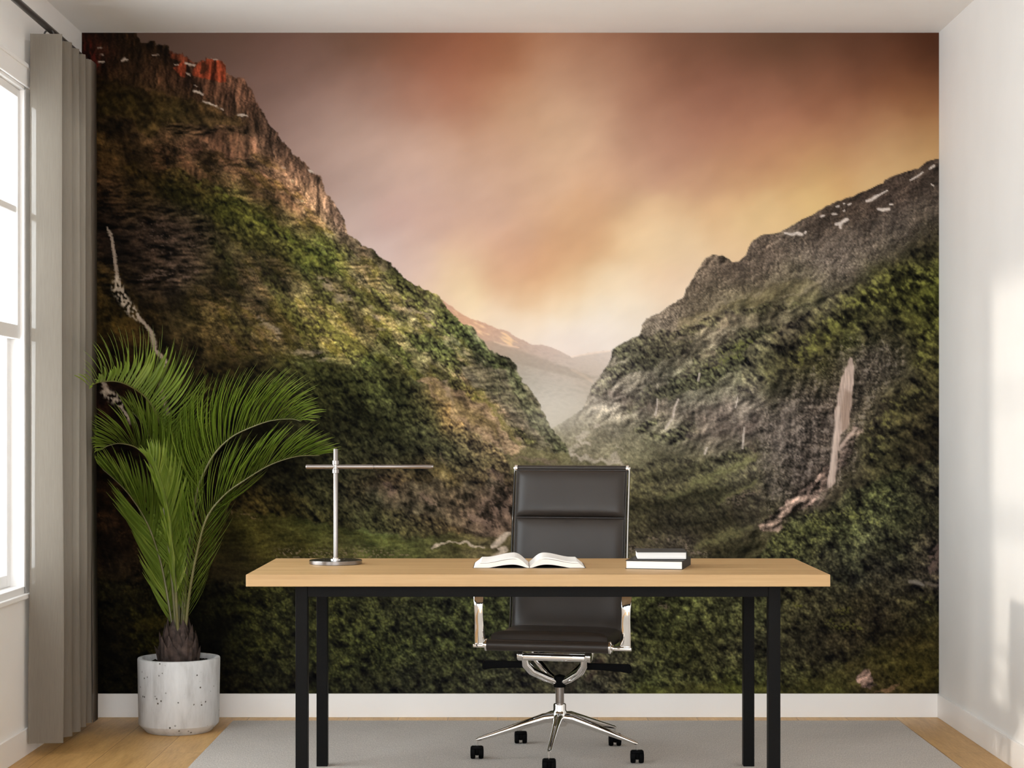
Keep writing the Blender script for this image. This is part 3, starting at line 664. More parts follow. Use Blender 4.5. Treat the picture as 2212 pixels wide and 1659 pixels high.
    left = over(left, np.clip(red, 0, 1) * 0.92, tint(C(128, 48, 24) + 0 * Lb, rockV, 0.24))
    left = over(left, poly(ex, ey, '434,134 443,132 446,150 440,158 432,160', 2) * 0.85, C(62, 30, 16))
    left = over(left, 0.7 * stroke(x, y, '458,134,3 457,150,4 456,160,2', 0.8), C(70, 28, 14))
    left = over(left, 0.75 * poly(ex, ey, '182,88 192,84 198,100 204,122 214,140 206,146 190,136 180,112', 5) * sstep(-0.4, 0.5, rockV), C(92, 22, 14))
    for s, a in (('398,135,3 410,139,5 419,141,3', .9), ('456,126,2 468,128,3', .8), ('262,130,4 268,127,6 273,129,3', .9), ('210,103,2 217,103,2', .8), ('212,133,3 222,133,3', .9), ('327,118,2 342,118,2', .7), ('216,118,1.5 221,118,1.5', .7),
                 ('417,196,3 428,199,4 438,204,3', .9), ('437,219,4 452,224,4 468,230,3 480,236,3', .95), ('512,248,3 533,249,3', .9), ('420,184,3 424,186,2', .7), ('402,157,3 408,161,4', .7), ('610,361,2 616,363,2', .6), ('664,366,2 672,370,3 679,373,2', .9), ('376,138,2 384,139,2', .8)):
        left = over(left, stroke(x + 1.2 * speck, y + 1.2 * fine, s, 0.5) * a, C(190, 170, 152))
    # dark alpine meadow band below the walls
    band = poly(px, py, '150,160 212,160 250,180 300,190 345,200 400,208 450,228 500,250 534,262 520,272 450,272 380,262 350,266 325,300 300,286 290,262 262,250 210,244 150,240', 6)
    left = over(left, band * 0.9, tint(Lb * C(0.95, 1.0, 0.8), tr_m, 0.28))
    # pale rock faces
    for s, a in (('444,300 470,280 500,285 560,300 552,330 530,345 500,340 480,330 455,320', .8), ('380,345 420,360 460,385 470,398 440,392 400,372', .9), ('395,305 430,290 445,300 430,306', .7), ('590,400 630,430 660,470 640,470 600,440', .7), ('540,400 600,450 560,440', .5)):
        left = over(left, poly(px, py, s, 7) * a * 0.75, tint(Lb * C(1.34, 1.24, 1.25), rockV, 0.30))
    # the leafy belt that runs down from the upper left
    belt = poly(px, py, '262,362 285,352 310,366 350,372 372,362 400,366 440,392 500,420 560,452 610,490 650,520 690,540 720,580 700,596 650,570 610,560 560,545 500,520 470,500 455,470 420,452 380,440 340,430 330,400 300,386', 7)
    left = over(left, belt * 0.95, tint(Lb * C(0.80, 0.82, 0.66), 0.7 * tr_s + 0.6 * tr_m, 0.36, (1.0, 1.0, 0.85)))
    for s in ('450,400,10 490,424,14 530,450,10', '560,470,14 610,500,16 660,540,12', '395,372,12 430,398,14'):
        left = over(left, stroke(px, py, s, 0.9) * 0.4 * sstep(0.0, 1.2, tr_s), C(84, 100, 30))
    for s, a in (('560,560 600,600 640,660 680,740 650,735 620,690 590,640 560,600', .8), ('440,470 470,520 500,560 520,610 505,620 470,560 440,510', .8), ('500,640 540,700 540,760 510,740 490,690', .7), ('640,560 690,600 720,640 700,650 660,610', .8), ('740,600 800,640 840,660 880,690 880,700 820,680 770,650', .8), ('880,720 920,720 980,760 1010,790 990,800 930,770 890,750', .9), ('985,690 1040,740 1090,780 1120,810 1135,850 1110,830 1060,790 1010,750', .9), ('840,550 880,600 940,640 1000,700 1020,740 990,730 940,670 880,640 830,590', .75), ('930,790 960,800 1000,830 1020,860 990,850 960,830', .8), ('1120,830 1150,870 1180,910 1215,960 1230,985 1190,965 1160,930 1140,880', .85)):
        left = over(left, poly(px, py, s, 8) * a, tint(Lb * C(0.64, 0.69, 0.58), tr_s, 0.40, (1.0, 1.05, 0.85)))
    for s in ('690,690,14 740,730,22 790,760,14', '750,610,9 800,650,12 850,690,8', '870,700,8 910,712,9 960,730,6', '870,800,14 900,815,10', '720,640,10 740,690,12', '800,690,8 830,720,10', '600,640,10 640,700,14 660,750,8', '1030,860,10 1060,880,12 1085,915,8', '640,540,10 690,570,12'):
        left = over(left, stroke(px, py, s, 0.9) * 0.55 * sstep(-0.5, 0.5, fine + 0.3), C(126, 120, 46))
    for s in ('800,650,10 820,700,16 812,720,10', '690,600,12 730,640,18 740,660,10', '560,690,10 600,720,16', '640,760,12 700,768,16', '880,660,20 920,680,26 935,700,14', '960,820,10 970,860,12', '1040,880,22 1070,930,26 1090,970,18', '740,620,12 760,660,12'):
        left = over(left, stroke(px, py, s, 0.9) * 0.55 * sstep(-0.5, 0.5, rockLh + 0.5 * fine), C(164, 142, 118))
    # dark wet wall beside the stream
    wall = poly(px, py, '150,380 260,380 330,420 420,450 460,500 470,560 440,610 380,630 300,640 150,640', 14)
    left = over(left, wall * 0.75, tint(Lb, rockLh + 0.5 * rockL, 0.45))
    fl = sstep(0.7, 1.6, fine + 0.7 * speck) * (poly(px, py, '300,480 350,470 380,520 360,570 320,560 300,520', 16) + poly(px, py, '400,500 440,500 445,560 410,585 395,545', 14))
    left = over(left, np.clip(fl, 0, 1) * 0.6, C(112, 92, 78))
    left = over(left, sstep(0.3, 0.9, rockLh) * poly(px, py, '295,595 370,570 440,580 400,600 340,605 300,615', 8) * 0.5, C(120, 96, 82))
    # big forest on the lower slope
    forest = poly(px, py, '430,800 520,788 600,782 660,792 720,788 770,796 830,790 868,796 895,830 930,850 965,880 985,905 1010,930 1050,950 1078,965 1095,990 1108,1020 1108,1055 1085,1040 1060,1030 1040,1050 1010,1040 985,1040 960,1020 930,1040 905,1050 880,1040 850,1060 820,1045 790,1055 800,1080 850,1100 900,1105 950,1120 1000,1140 1030,1165 960,1160 900,1158 840,1150 780,1150 720,1140 690,1130 640,1120 560,1112 480,1100 380,1040 360,900', 9)
    left = over(left, forest * 0.97, tint(Lb * C(0.84, 0.80, 0.74), 0.85 * tr_s + 0.45 * tr_m + 0.3 * tr_l, 0.34, (1.0, 1.02, 0.86)))
    left = over(left, poly(px, py, '920,990 960,1000 1000,1050 960,1050 930,1020', 8) * 0.4, tint(C(110, 92, 46) + 0 * Lb, rockL, 0.3))
    for s in ('818,1015,12 830,1035,18 845,1060,20', '915,1070,16 935,1085,20 950,1095,10', '1000,1110,10 1040,1120,24 1070,1140,20', '1060,1020,12 1080,1035,16 1090,1050,8', '940,945,10 952,948,10', '952,980,3 965,1000,4', '1050,1090,30 1090,1100,34', '1060,1050,14 1095,1070,20'):
        left = over(left, stroke(px, py, s, 0.9) * 0.5 * sstep(-0.5, 0.4, rockL), C(146, 116, 98))
    left = over(left, poly(px, py, '985,790 1040,790 1100,800 1140,850 1185,905 1228,968 1196,968 1150,945 1110,915 1080,880 1040,845 1005,815', 6) * 0.7, tint(C(104, 94, 74) + 0 * Lb, 0.8 * rockLh + 0.5 * tr_s, 0.26))
    left = over(left, poly(px, py, '1090,790 1120,800 1140,850 1185,905 1232,970 1240,985 1190,962 1150,925 1120,870 1100,830', 5) * 0.6, tint(C(84, 86, 58) + 0 * Lb, tr_s, 0.34))
    left = over(left, poly(px, py, '905,818 930,812 960,830 1000,850 1040,870 1075,905 1100,945 1135,975 1112,1000 1096,985 1080,962 1050,948 1012,928 985,905 965,880 930,850', 5) * 0.75, tint(C(140, 112, 84) + 0 * Lb, 0.7 * rockL + 0.5 * rockLh + 0.3 * fine, 0.24))
    left = over(left, stroke(px, py, '930,830,10 990,880,30 1040,905,26 1070,930,16', 0.9) * 0.6, tint(C(116, 98, 54) + 0 * Lb, rockL, 0.22))
    left = over(left, stroke(px, py, '1030,848,6 1070,885,8 1095,925,9 1120,955,8', 0.9) * 0.6, C(134, 122, 66))
    left = over(left, stroke(px, py, '966,828,6 972,850,10 976,872,8', 0.9) * 0.5, C(170, 142, 114))
    left = over(left, poly(px, py, '1100,985 1135,968 1180,972 1240,985 1240,1020 1100,1020', 5) * 0.7, tint(C(112, 104, 66) + 0 * Lb, fine, 0.12))
    left = over(left, stroke(px, py, '1110,992,4 1150,990,7 1200,1000,6', 0.9) * 0.5, C(134, 108, 94))
    # meadow below the forest
    mead = poly(px, py, '430,1100 560,1108 690,1128 800,1150 900,1160 1000,1150 1060,1160 1110,1150 1110,1215 430,1260', 8)
    left = over(left, mead * 0.85, tint(Lb * C(1.06, 1.16, 0.9), 0.6 * fbm(x * 0.4, y * 1.6, 18, 241, 5, 0.62) + 0.45 * fine, 0.36))
    for s in ('690,1155,4 760,1160,6 840,1176,4', '760,1150,3 820,1164,5 880,1170,3', '600,1135,4 680,1140,5 740,1150,3', '940,1172,5 1000,1176,6 1060,1188,5'):
        left = over(left, stroke(px, py, s, 0.9) * 0.5, C(88, 86, 34))
    left = over(left, sstep(0.45, 0.75, speck) * stroke(x, y, '600,1195,20 700,1198,26 800,1196,26 880,1200,14', 0.9) * 0.7, C(136, 112, 88))
    left = over(left, sstep(0.40, 0.8, speck) * stroke(x, y, '480,1105,10 520,1110,10 560,1122,8', 0.9) * 0.7, C(120, 92, 64))
    # brook in the gorge, bed of pale stones
    for s, a in (('1100,1152,7 1085,1160,12 1076,1172,14 1066,1180,10', .95), ('1078,1186,6 1092,1186,10 1084,1196,14 1072,1206,22', .9), ('934,1183,4 944,1176,6 956,1173,5', .85), ('956,1173,2 996,1172,3 1010,1172,5 1022,1180,4 1046,1182,3', .8)):
        left = over(left, stroke(px * 0.5 + x * 0.5, py * 0.5 + y * 0.5, s, 0.4) * a, C(200, 178, 156) * (1 + 0.12 * fine[..., None]))
    # dark bushes at the lower edge
    bush = poly(px, py, '150,1250 480,1255 700,1255 1240,1255 1240,1560 150,1560', 10)
    lf = fbm(x, y, 30, 251, 3)
    leafy = 0.55 * tr_l + 0.55 * tr_m + 0.5 * tr_s + 0.6 * lf
    left = over(left, bush, tint(Lb * C(0.84, 0.92, 0.86), leafy, 0.34, (1.0, 1.05, 0.75)))
    dots = gnoise(x / 5.0, y / 5.0, 257) + 0.6 * gnoise(x / 8.0, y / 8.0, 258)
    left = left * (1 + 0.24 * np.clip(dots, -1.5, 1.8) * bush)[..., None]
    lit = sstep(0.30, 0.8, 0.8 * speck + 0.5 * gnoise(x / 4.6, y / 4.2, 255)) * sstep(-0.05, 0.6, leafy + 0.3 * lf) * bush * sstep(455, 560, x)
    lit = lit * sstep(1520, 1420, y + 0.4 * np.maximum(0, x - 900) * 0.2)
    left = over(left, lit * 0.62, np.clip(Lb * C(1.6, 1.72, 1.25) + C(14, 16, 4), 0, 150))
    dl = sstep(0.35, 0.8, speck) * sstep(0.0, 0.6, fbm(x, y, 40, 261, 4)) * sstep(480, 440, x) * sstep(930, 1060, y)
    left = over(left, dl * 0.5, np.clip(Lb * C(2.3, 2.2, 1.9), 0, 120))
    left = over(left, stroke(px, py, '290,1352,14 330,1348,22 370,1350,12', 0.9) * 0.5, C(62, 52, 14))
    # the long stream on the far left
    br = sstep(-0.5, 0.35, gnoise(x / 6.5, y / 8.5, 271))
    for s, a, b in (('228,490,2 236,502,7 241,520,5 247,560,6 252,600,8', .85, 0), ('250,602,14 253,622,26 262,640,22 274,660,22 288,676,20 300,690,12', .9, 1), ('298,686,8 312,700,6 326,718,9 331,740,11 333,755,8 346,768,8 357,782,9', .95, 0), ('357,782,8 350,794,6 350,806,11 346,812,6', .85, 1), ('345,830,8 352,862,9 362,896,9', .9, 0),
                    ('216,812,5 222,826,9 230,846,12', .95, 0), ('226,848,20 246,860,24 256,872,12', .9, 1), ('254,868,9 268,890,9 284,912,12', .9, 1)):
        m = stroke(x + 1.5 * speck, y, s, 0.45) * a
        left = over(left, m * (br if b else 1), C(196, 176, 154) * (1 - 0.10 * np.clip(fine, -1, 1)[..., None]) if b else C(178, 156, 136))
    mask_l = poly(x + 1.4 * fbm(x, y, 11, 281, 3), y + 1.7 * fbm(x, y, 10, 285, 3), L_RIDGE, 1.5)
    # ---------- right mountainside
    Rb = field(x + 8 * fbm(x, y, 60, 301, 3), y + 8 * fbm(x, y, 60, 305, 3), RIGHT, 32)
    Rb = Rb * (1 + 0.15 * np.clip(bigR, -1.6, 1.6))[..., None]
    right = tint(Rb, rockR, 0.24)
    topr = poly(px, py, '2080,335 1983,360 1803,432 1680,500 1620,520 1600,560 1500,590 1380,690 1380,730 1440,715 1500,690 1640,640 1780,640 1960,560 2080,480', 8)
    right = over(right, topr * 0.9, tint(Rb, 0.45 * rockV + 0.5 * rockR + 0.35 * rockLh, 0.15))
    crest = poly(px, py, '2080,335 1983,360 1803,432 1680,500 1700,512 1790,500 1860,470 1900,450 1960,420 2080,380', 8)
    right = over(right, crest * 0.8, tint(Rb * 0.92, rockR, 0.16))
    wallr = sstep(1250, 1330, x) * (1 - 0.7 * sstep(900, 990, y) * sstep(1650, 1560, x))
    right = right * (1 - (0.20 * ck_v + 0.14 * ck_h) * topr - 0.16 * ck_d * wallr)[..., None] * (1 + (0.16 * lit_v + 0.12 * lit_h) * topr + 0.18 * lit_d * wallr)[..., None]
    for s in ('2012,362,3 2019,358,5 2021,357,2', '2009,364,2 2014,363,2', '1968,389,2 1984,380,3 1996,371,2', '1874,434,5 1884,431,6 1892,425,7 1902,420,3 1918,411,2', '1898,451,4 1910,453,7 1922,451,5', '1808,446,3 1813,445,3', '1834,442,3 1839,439,3', '1775,467,4 1782,465,3', '1800,462,4 1808,462,3', '1807,484,5 1818,482,7 1828,473,5 1832,471,2', '1816,484,5 1817,492,4', '1826,477,5 1833,474,4', '1696,503,3 1714,506,6 1722,503,5', '1726,504,8 1733,506,6', '1740,503,4 1742,500,3', '1924,441,3 1929,441,3', '1823,456,2 1826,454,2', '2014,398,2 2019,401,2', '1824,440,2 1826,439,2'):
        right = over(right, stroke(x, y, s, 0.45) * 0.92, C(208, 192, 180))
    # grassy shoulder under the cliffs
    sh = poly(px, py, '1455,705 1490,680 1540,668 1590,648 1660,610 1700,612 1740,600 1770,612 1780,640 1740,655 1690,648 1640,658 1600,662 1560,680 1500,712', 8)
    right = over(right, sh * 0.8, tint(Rb * C(1.0, 1.0, 0.90), rockR * 0.6 + 0.4 * fine, 0.22))
    for s in ('1530,668,5 1570,648,8 1600,640,4', '1588,652,2 1610,640,3', '1630,640,6 1670,606,8', '1690,645,4 1740,625,6', '1740,626,6 1790,596,5', '1500,696,6 1545,672,6', '1770,600,5 1782,588,4', '1712,598,6 1745,580,6'):
        right = over(right, stroke(px, py, s, 0.9) * 0.5, C(150, 134, 104))
    # bands of trees on the right wall
    for s, a in (('1318,752 1345,740 1385,724 1440,716 1480,704 1540,686 1600,665 1690,655 1760,655 1700,668 1620,676 1560,700 1500,720 1440,742 1400,752 1340,775', .85), ('1310,800 1360,770 1420,745 1460,740 1500,735 1480,760 1420,790 1360,810 1330,820', .8), ('1500,770 1560,740 1620,705 1700,700 1700,720 1640,740 1600,760 1540,790 1500,800', .85), ('1410,850 1470,800 1520,780 1560,790 1600,760 1640,740 1660,750 1600,790 1540,830 1480,850 1430,870', .9), ('1270,850 1300,812 1320,800 1330,830 1310,850', .5), ('1340,880 1370,850 1410,830 1430,850 1390,880 1360,900', .6), ('1370,930 1400,905 1440,890 1420,915 1390,935', .9), ('1390,940 1450,930 1500,910 1520,930 1460,960 1400,960', .85), ('1560,990 1590,970 1640,950 1650,965 1600,990 1570,1000', .9), ('1480,1000 1540,985 1640,970 1700,975 1640,1000 1560,1030 1480,1040', .7)):
        right = over(right, poly(px, py, s, 7) * a, tint(Rb * C(0.72, 0.74, 0.68), tr_s, 0.36, (1.0, 1.05, 0.85)))
    for s in ('1560,680,10 1600,690,24 1640,700,16', '1470,810,14 1520,790,16 1580,765,14', '1560,640,0 1600,700,0'):
        right = over(right, stroke(px, py, s, 0.9) * 0.25, C(150, 132, 116))
    for s in ('1400,880,26 1460,890,30 1520,900,34 1580,880,30', '1320,850,20 1360,870,24', '1560,700,16 1600,690,30 1640,700,22', '1500,940,20 1560,930,36', '1600,930,24 1650,900,30', '1620,960,20 1660,1000,36', '1540,760,10 1520,770,14', '1440,860,10 1420,880,12'):
        right = over(right, stroke(px, py, s, 0.9) * 0.55, tint(Rb * C(1.12, 1.06, 1.08), 0.6 * rockV + 0.6 * rockR, 0.30))
    for s in ('1560,760,10 1620,742,16 1660,735,10', '1520,800,10 1560,780,14 1600,770,10', '1620,745,12 1700,730,16'):
        right = over(right, stroke(px, py, s, 0.9) * 0.55 * sstep(-0.3, 0.6, tr_s), C(118, 124, 48))
    # thin falls and the scree slopes
    for s in ('1421,862,2 1419,885,2.5 1416,896,3', '1466,862,3 1458,880,3 1455,900,4', '1453,905,3 1445,915,3 1438,926,3', '1609,922,2 1607,945,4 1605,968,3', '1528,967,3 1523,980,4', '1512,806,3 1509,822,3', '1595,858,2 1590,880,2', '1280,818,2 1283,828,2'):
        right = over(right, stroke(x, y, s, 0.5) * 0.8, C(208, 190, 174))
    # valley floor and the river braids
    val = poly(px, py, '1190,925 1230,905 1290,905 1340,920 1400,940 1450,960 1480,980 1420,1010 1380,1030 1360,1060 1180,1060 1180,960', 9)
    right = over(right, val * 0.75, tint(Rb, 0.7 * tr_s * 0.6 + 0.4 * fine, 0.22))
    for s, a in (('1284,924,5 1294,920,6 1288,926,4', .7), ('1250,944,6 1268,937,9 1262,946,5', .7), ('1256,950,6 1266,958,10 1276,958,8', .75), ('1250,962,8 1236,970,10 1234,980,10', .7), ('1236,985,5 1280,990,8 1310,994,8 1345,1006,12', .7), ('1322,984,8 1334,992,10', .6), ('1330,960,3 1345,972,3', .4), ('1165,985,4 1140,990,6 1190,1000,4', .4)):
        right = over(right, stroke(px, py, s, 0.6) * a, C(196, 178, 156))
    right = over(right, stroke(px, py, '1190,930,6 1215,950,10 1240,970,6', 0.9) * 0.35, C(150, 142, 104))
    right = over(right, stroke(px, py, '1240,1002,10 1300,1004,16 1340,1012,8', 0.9) * 0.4, C(104, 100, 58))
    # bushy valley to the right of the chair
    vb = poly(px, py, '1230,1010 1340,1020 1400,1000 1470,985 1560,1000 1650,980 1660,1060 1640,1120 1560,1220 1230,1300', 12)
    right = over(right, vb * 0.9, tint(Rb, 0.7 * tr_s + 0.35 * tr_m, 0.28, (1.0, 1.03, 0.85)))
    for s in ('1370,1095,20 1460,1085,32 1560,1078,30 1640,1078,16', '1420,1135,24 1520,1132,40 1620,1112,30', '1480,1066,10 1560,1062,20 1640,1036,14', '1400,1030,16 1480,1020,22 1560,992,14', '1520,1215,16 1600,1190,26 1640,1170,20'):
        m = stroke(px, py, s, 0.9)[..., None]
        right = right * (1 - 0.30 * m)
    for s, w in (('1500,1045,12 1560,1020,18 1620,995,16 1645,985,10', .75), ('1440,1075,10 1490,1062,12', .5), ('1560,1080,8 1620,1050,8 1645,1038,6', .6), ('1510,1180,10 1570,1155,14 1620,1140,10', .55)):
        right = over(right, stroke(px, py, s, 0.9) * w, tint(C(118, 116, 68) + 0 * Rb, fine, 0.15))
    right = over(right, stroke(px, py, '1570,1085,12 1610,1072,14 1640,1062,10', 0.9) * 0.6 * sstep(-0.3, 0.5, speck), C(134, 112, 94))
    for s in ('1450,1160,8 1475,1172,16 1490,1186,10', '1500,1190,8 1530,1200,10', '1370,1150,5 1380,1148,5', '1405,1165,8 1415,1170,8', '1340,1185,20 1400,1195,20'):
        right = over(right, stroke(px, py, s, 0.9) * 0.7 * sstep(-0.2, 0.5, speck), C(150, 128, 110))
    # cliffs round the tall waterfall
    cl = poly(px, py, '1640,900 1680,850 1700,800 1760,760 1800,730 1850,720 1920,720 1960,740 1950,800 1900,860 1880,920 1860,960 1850,1020 1800,1060 1740,1110 1690,1130 1660,1100 1640,1040', 12)
    blocks = 0.8 * relief(x * 0.9, y * 0.6, 26, 321, 0.6) + 0.45 * relief(*rot(x * 0.35, y, 5), 13, 331, 0.6, 0, 1)
    right = over(right, cl * 0.95, tint(Rb, blocks, 0.30))
    right = right * (1 - (0.30 * ck_v + 0.26 * ck_h) * cl)[..., None] * (1 + (0.25 * lit_v + 0.30 * lit_h) * cl)[..., None]
    right = over(right, cl * sstep(0.55, 0.95, 0.7 * blocks) * 0.45, C(128, 114, 104))
    for s in ('1700,880,30 1690,940,34 1660,1000,30', '1665,1040,24 1670,1070,16'):
        right = over(right, stroke(px, py, s, 0.9) * 0.4, tint(C(112, 100, 90) + 0 * Rb, rockR, 0.35))
    right = over(right, poly(px, py, '1640,1140 1690,1090 1740,1050 1785,1010 1800,1000 1795,1050 1760,1085 1710,1120 1670,1150', 6) * 0.85, tint(C(116, 94, 82) + 0 * Rb, rockR * 1.2, 0.48))
    right = over(right, poly(px, py, '1812,960 1850,920 1870,925 1845,960 1830,1000 1810,1020', 4) * 0.7, tint(C(104, 86, 76) + 0 * Rb, rockR * 1.2, 0.5))
    # the tall fall
    wf = poly(x + 1.5 * gnoise(x / 8, y / 20, 341), y, '1838,771 1843,774 1846,800 1844,840 1840,880 1836,900 1832,925 1816,940 1812,980 1808,1020 1806,1040 1797,1052 1789,1054 1792,1020 1799,980 1803,940 1805,890 1812,850 1820,815 1830,790', 3)
    streak = gnoise(x / 3.0 + y * 0.02, y / 40, 345)
    right = over(right, wf * np.clip(0.90 + 0.07 * streak, 0, 1), (C(196, 168, 152) * (1 + 0.06 * streak[..., None])))
    right = over(right, poly(x, y, '1826,840 1842,850 1838,890 1834,925 1820,930 1818,880', 9) * 0.55, C(140, 110, 90))
    right = over(right, stroke(x, y, '1812,880,6 1806,930,8 1800,985,8 1796,1040,7', 0.8) * 0.6, C(214, 190, 172))
    right = over(right, stroke(x, y, '1852,924,4 1830,948,6 1814,970,8', 0.6) * 0.7, C(206, 176, 158))
    right = over(right, stroke(x, y, '1790,1050,6 1780,1075,4 1768,1092,3', 0.9) * 0.5, C(150, 126, 112))
    # the sunny wood that comes down from the right
    wood = poly(px, py, '2080,490 2030,496 2013,511 1988,516 1954,555 1927,567 1890,589 1852,613 1815,633 1776,650 1764,657 1734,679 1690,706 1640,730 1610,750 1600,790 1600,850 1630,850 1660,820 1690,830 1720,800 1750,790 1790,770 1830,720 1860,735 1920,720 1960,740 1985,790 1940,840 1910,860 1880,910 1870,960 1860,1020 1830,1050 1790,1090 1740,1130 1690,1150 1660,1190 1640,1260 2080,1260', 8)
    tw = 0.75 * tr_l + 0.55 * tr_m + 0.55 * tr_s
    right = over(right, wood * 0.97, tint(Rb * C(0.90, 0.88, 0.92), tw, 0.36, (1.0, 1.02, 0.85)))
    sun = sstep(0.05, 0.8, tw) * (stroke(px, py, '2030,590,50 1960,600,50 1900,630,56 1850,660,50 1800,700,40 1760,735,36 1720,780,24', 0.9) + 0.9 * stroke(px, py, '2020,660,30 2010,720,36 1990,780,24', 0.9) + 0.6 * stroke(px, py, '1990,850,24 1930,880,36 1900,920,30 1880,980,24', 0.9))
    right = over(right, np.clip(sun, 0, 1) * 0.55, tint(C(92, 93, 34) + 0 * Rb, 0.8 * tr_m + 0.5 * tr_s, 0.34))
    # near trees, leafy, lower right
    near = poly(px, py, '2080,980 1960,1010 1900,1040 1830,1060 1780,1100 1720,1110 1680,1150 1640,1200 1600,1260 1240,1250 1240,1560 2080,1560', 10)
    lfr = fbm(x, y, 34, 351, 3)
    leafr = 0.6 * tr_l + 0.5 * tr_m + 0.5 * tr_s + 0.6 * lfr
    right = over(right, near * 0.95, tint(Rb * C(0.86, 0.93, 0.92), leafr, 0.34, (1.0, 1.04, 0.85)))
    right = right * (1 + 0.24 * np.clip(dots, -1.5, 1.8) * near)[..., None]
    spr = sstep(0.32, 0.8, 0.8 * speck + 0.5 * gnoise(x / 4.6, y / 4.2, 355)) * sstep(-0.1, 0.6, leafr) * near
    spr = spr * np.clip(0.25 + sstep(1300, 1180, y) + sstep(1720, 1640, x) * 0.7 + poly(px, py, '1720,1490 1800,1460 1900,1400 2040,1330 2040,1500', 20) * 0.6, 0, 1)
    right = over(right, spr * 0.6, np.clip(Rb * C(1.65, 1.68, 1.5) + C(12, 14, 6), 0, 165))
    for s in ('1740,1110,14 1770,1125,18 1790,1150,14', '1700,1190,10 1720,1200,12', '1700,1140,14 1670,1180,14', '1790,1110,10 1850,1110,16 1900,1130,14'):
        right = over(right, stroke(px, py, s, 0.9) * 0.5 * sstep(0.0, 0.6, tr_s + speck), C(140, 142, 62))
    for s in ('1716,1308,6 1745,1310,6', '1815,1318,16 1830,1320,14', '1790,1345,10 1830,1352,10 1860,1355,8', '1990,1290,6 2010,1310,6'):
        right = over(right, stroke(px, py, s, 0.9) * 0.6 * sstep(0.0, 0.5, speck), C(110, 112, 28))
    # grass and stones along the lower edge
    gx, gy = rot(x, y, -52)
    gy = gy + 5 * fbm(x, y, 26, 367, 3)
    blade = 0.6 * gnoise(gx / 14, gy / 4.4, 361) + 0.7 * fbm(x, y, 14, 365, 4, 0.7)
    gm = poly(px, py, '1380,1482 1500,1480 1600,1470 1700,1482 1780,1460 1850,1425 1920,1390 2040,1330 2080,1560 1240,1560', 12)
    right = over(right, gm * 0.7, tint(Rb * C(1.05, 1.08, 0.85), 0.6 * blade + 0.5 * tr_m + 0.3 * tr_s, 0.30))
    right = over(right, gm * sstep(0.7, 1.6, blade) * 0.35, C(112, 110, 46))
    rm = poly(px, py, '1846,1478 1858,1462 1872,1445 1884,1443 1880,1456 1886,1470 1892,1478 1876,1484 1856,1484', 3)
    right = over(right, rm, tint(C(128, 100, 86) + 0 * Rb, rockR, 0.38))
    right = over(right, poly(px, py, '1890,1498 1915,1486 1940,1478 1936,1490 1925,1498', 3) * 0.8, tint(C(138, 100, 66) + 0 * Rb, fine, 0.2))
    right = over(right, stroke(x, y, '1967,1256,6 1985,1258,9 1997,1264,4', 0.5) * 0.9, C(128, 118, 106))
    right = over(right, stroke(x, y, '2000,1258,4 2015,1264,5 2030,1264,4', 0.6) * 0.7, C(112, 98, 84))
    right = over(right, poly(px, py, '2005,1200 2025,1180 2040,1180 2040,1250 2012,1240', 6) * 0.7 * sstep(-0.4, 0.5, rockR), C(112, 88, 78))
    right = over(right, stroke(x, y, '1425,1306,8 1440,1312,14', 0.8) * 0.6 * sstep(-0.2, 0.5, speck), C(128, 102, 86))
    right = over(right, stroke(x, y, '1300,1425,16 1270,1465,14', 0.9) * 0.4, C(104, 78, 64))
    mask_r = poly(x + 1.0 * fbm(x, y, 13, 381, 3), y + 1.1 * fbm(x, y, 12, 385, 3), R_RIDGE, 1.6)
    # haze: thicker to the distance, a bright bank of mist at the head of the valley
    hz = np.exp(-(((x - 1215) / 70) ** 2 + ((y - 890) / 40) ** 2)) * 0.75
    sat = lambda a, k: a.mean(2, keepdims=True) + (a - a.mean(2, keepdims=True)) * k
    right = sat(right, 0.84); left = sat(left, 0.92)
    img = over(img, mask_r, right)
    img = over(img, hz * 0.55, C(206, 196, 182))
    mask_l = mask_l * (1 - sstep(1130, 1300, x + 20 * fbm(x, y, 40, 391, 3)) * sstep(975, 1040, y))
    img = over(img, mask_l, left)
    img = over(img, np.exp(-(((x - 1200) / 60) ** 2 + ((y - 905) / 30) ** 2)) * 0.35, C(200, 190, 174))
    sky_w = 0
    g = img.mean(2, keepdims=True)
    img = g + (img - g) * 0.90
    det = np.maximum(mask_l, mask_r)
    wat = poly(x, y, '1836,768 1850,775 1846,890 1838,930 1860,918 1866,928 1830,980 1812,1050 1782,1100 1784,1040 1800,890 1815,810', 3)
    wat = np.maximum(wat, stroke(x, y, '228,490,9 250,600,16 275,670,26 330,730,16 358,785,14', 0.5)); wat = np.maximum(wat, stroke(x, y, '1090,1150,16 1070,1200,26', 0.5))
    det = np.clip(det * (1 - wat) * (1 - 0.75 * np.exp(-(((x - 1215) / 120) ** 2 + ((y - 880) / 80) ** 2))), 0, 1)
    return np.concatenate([np.clip(img / 255.0, 0, 1), det[..., None]], -1).astype(np.float32)
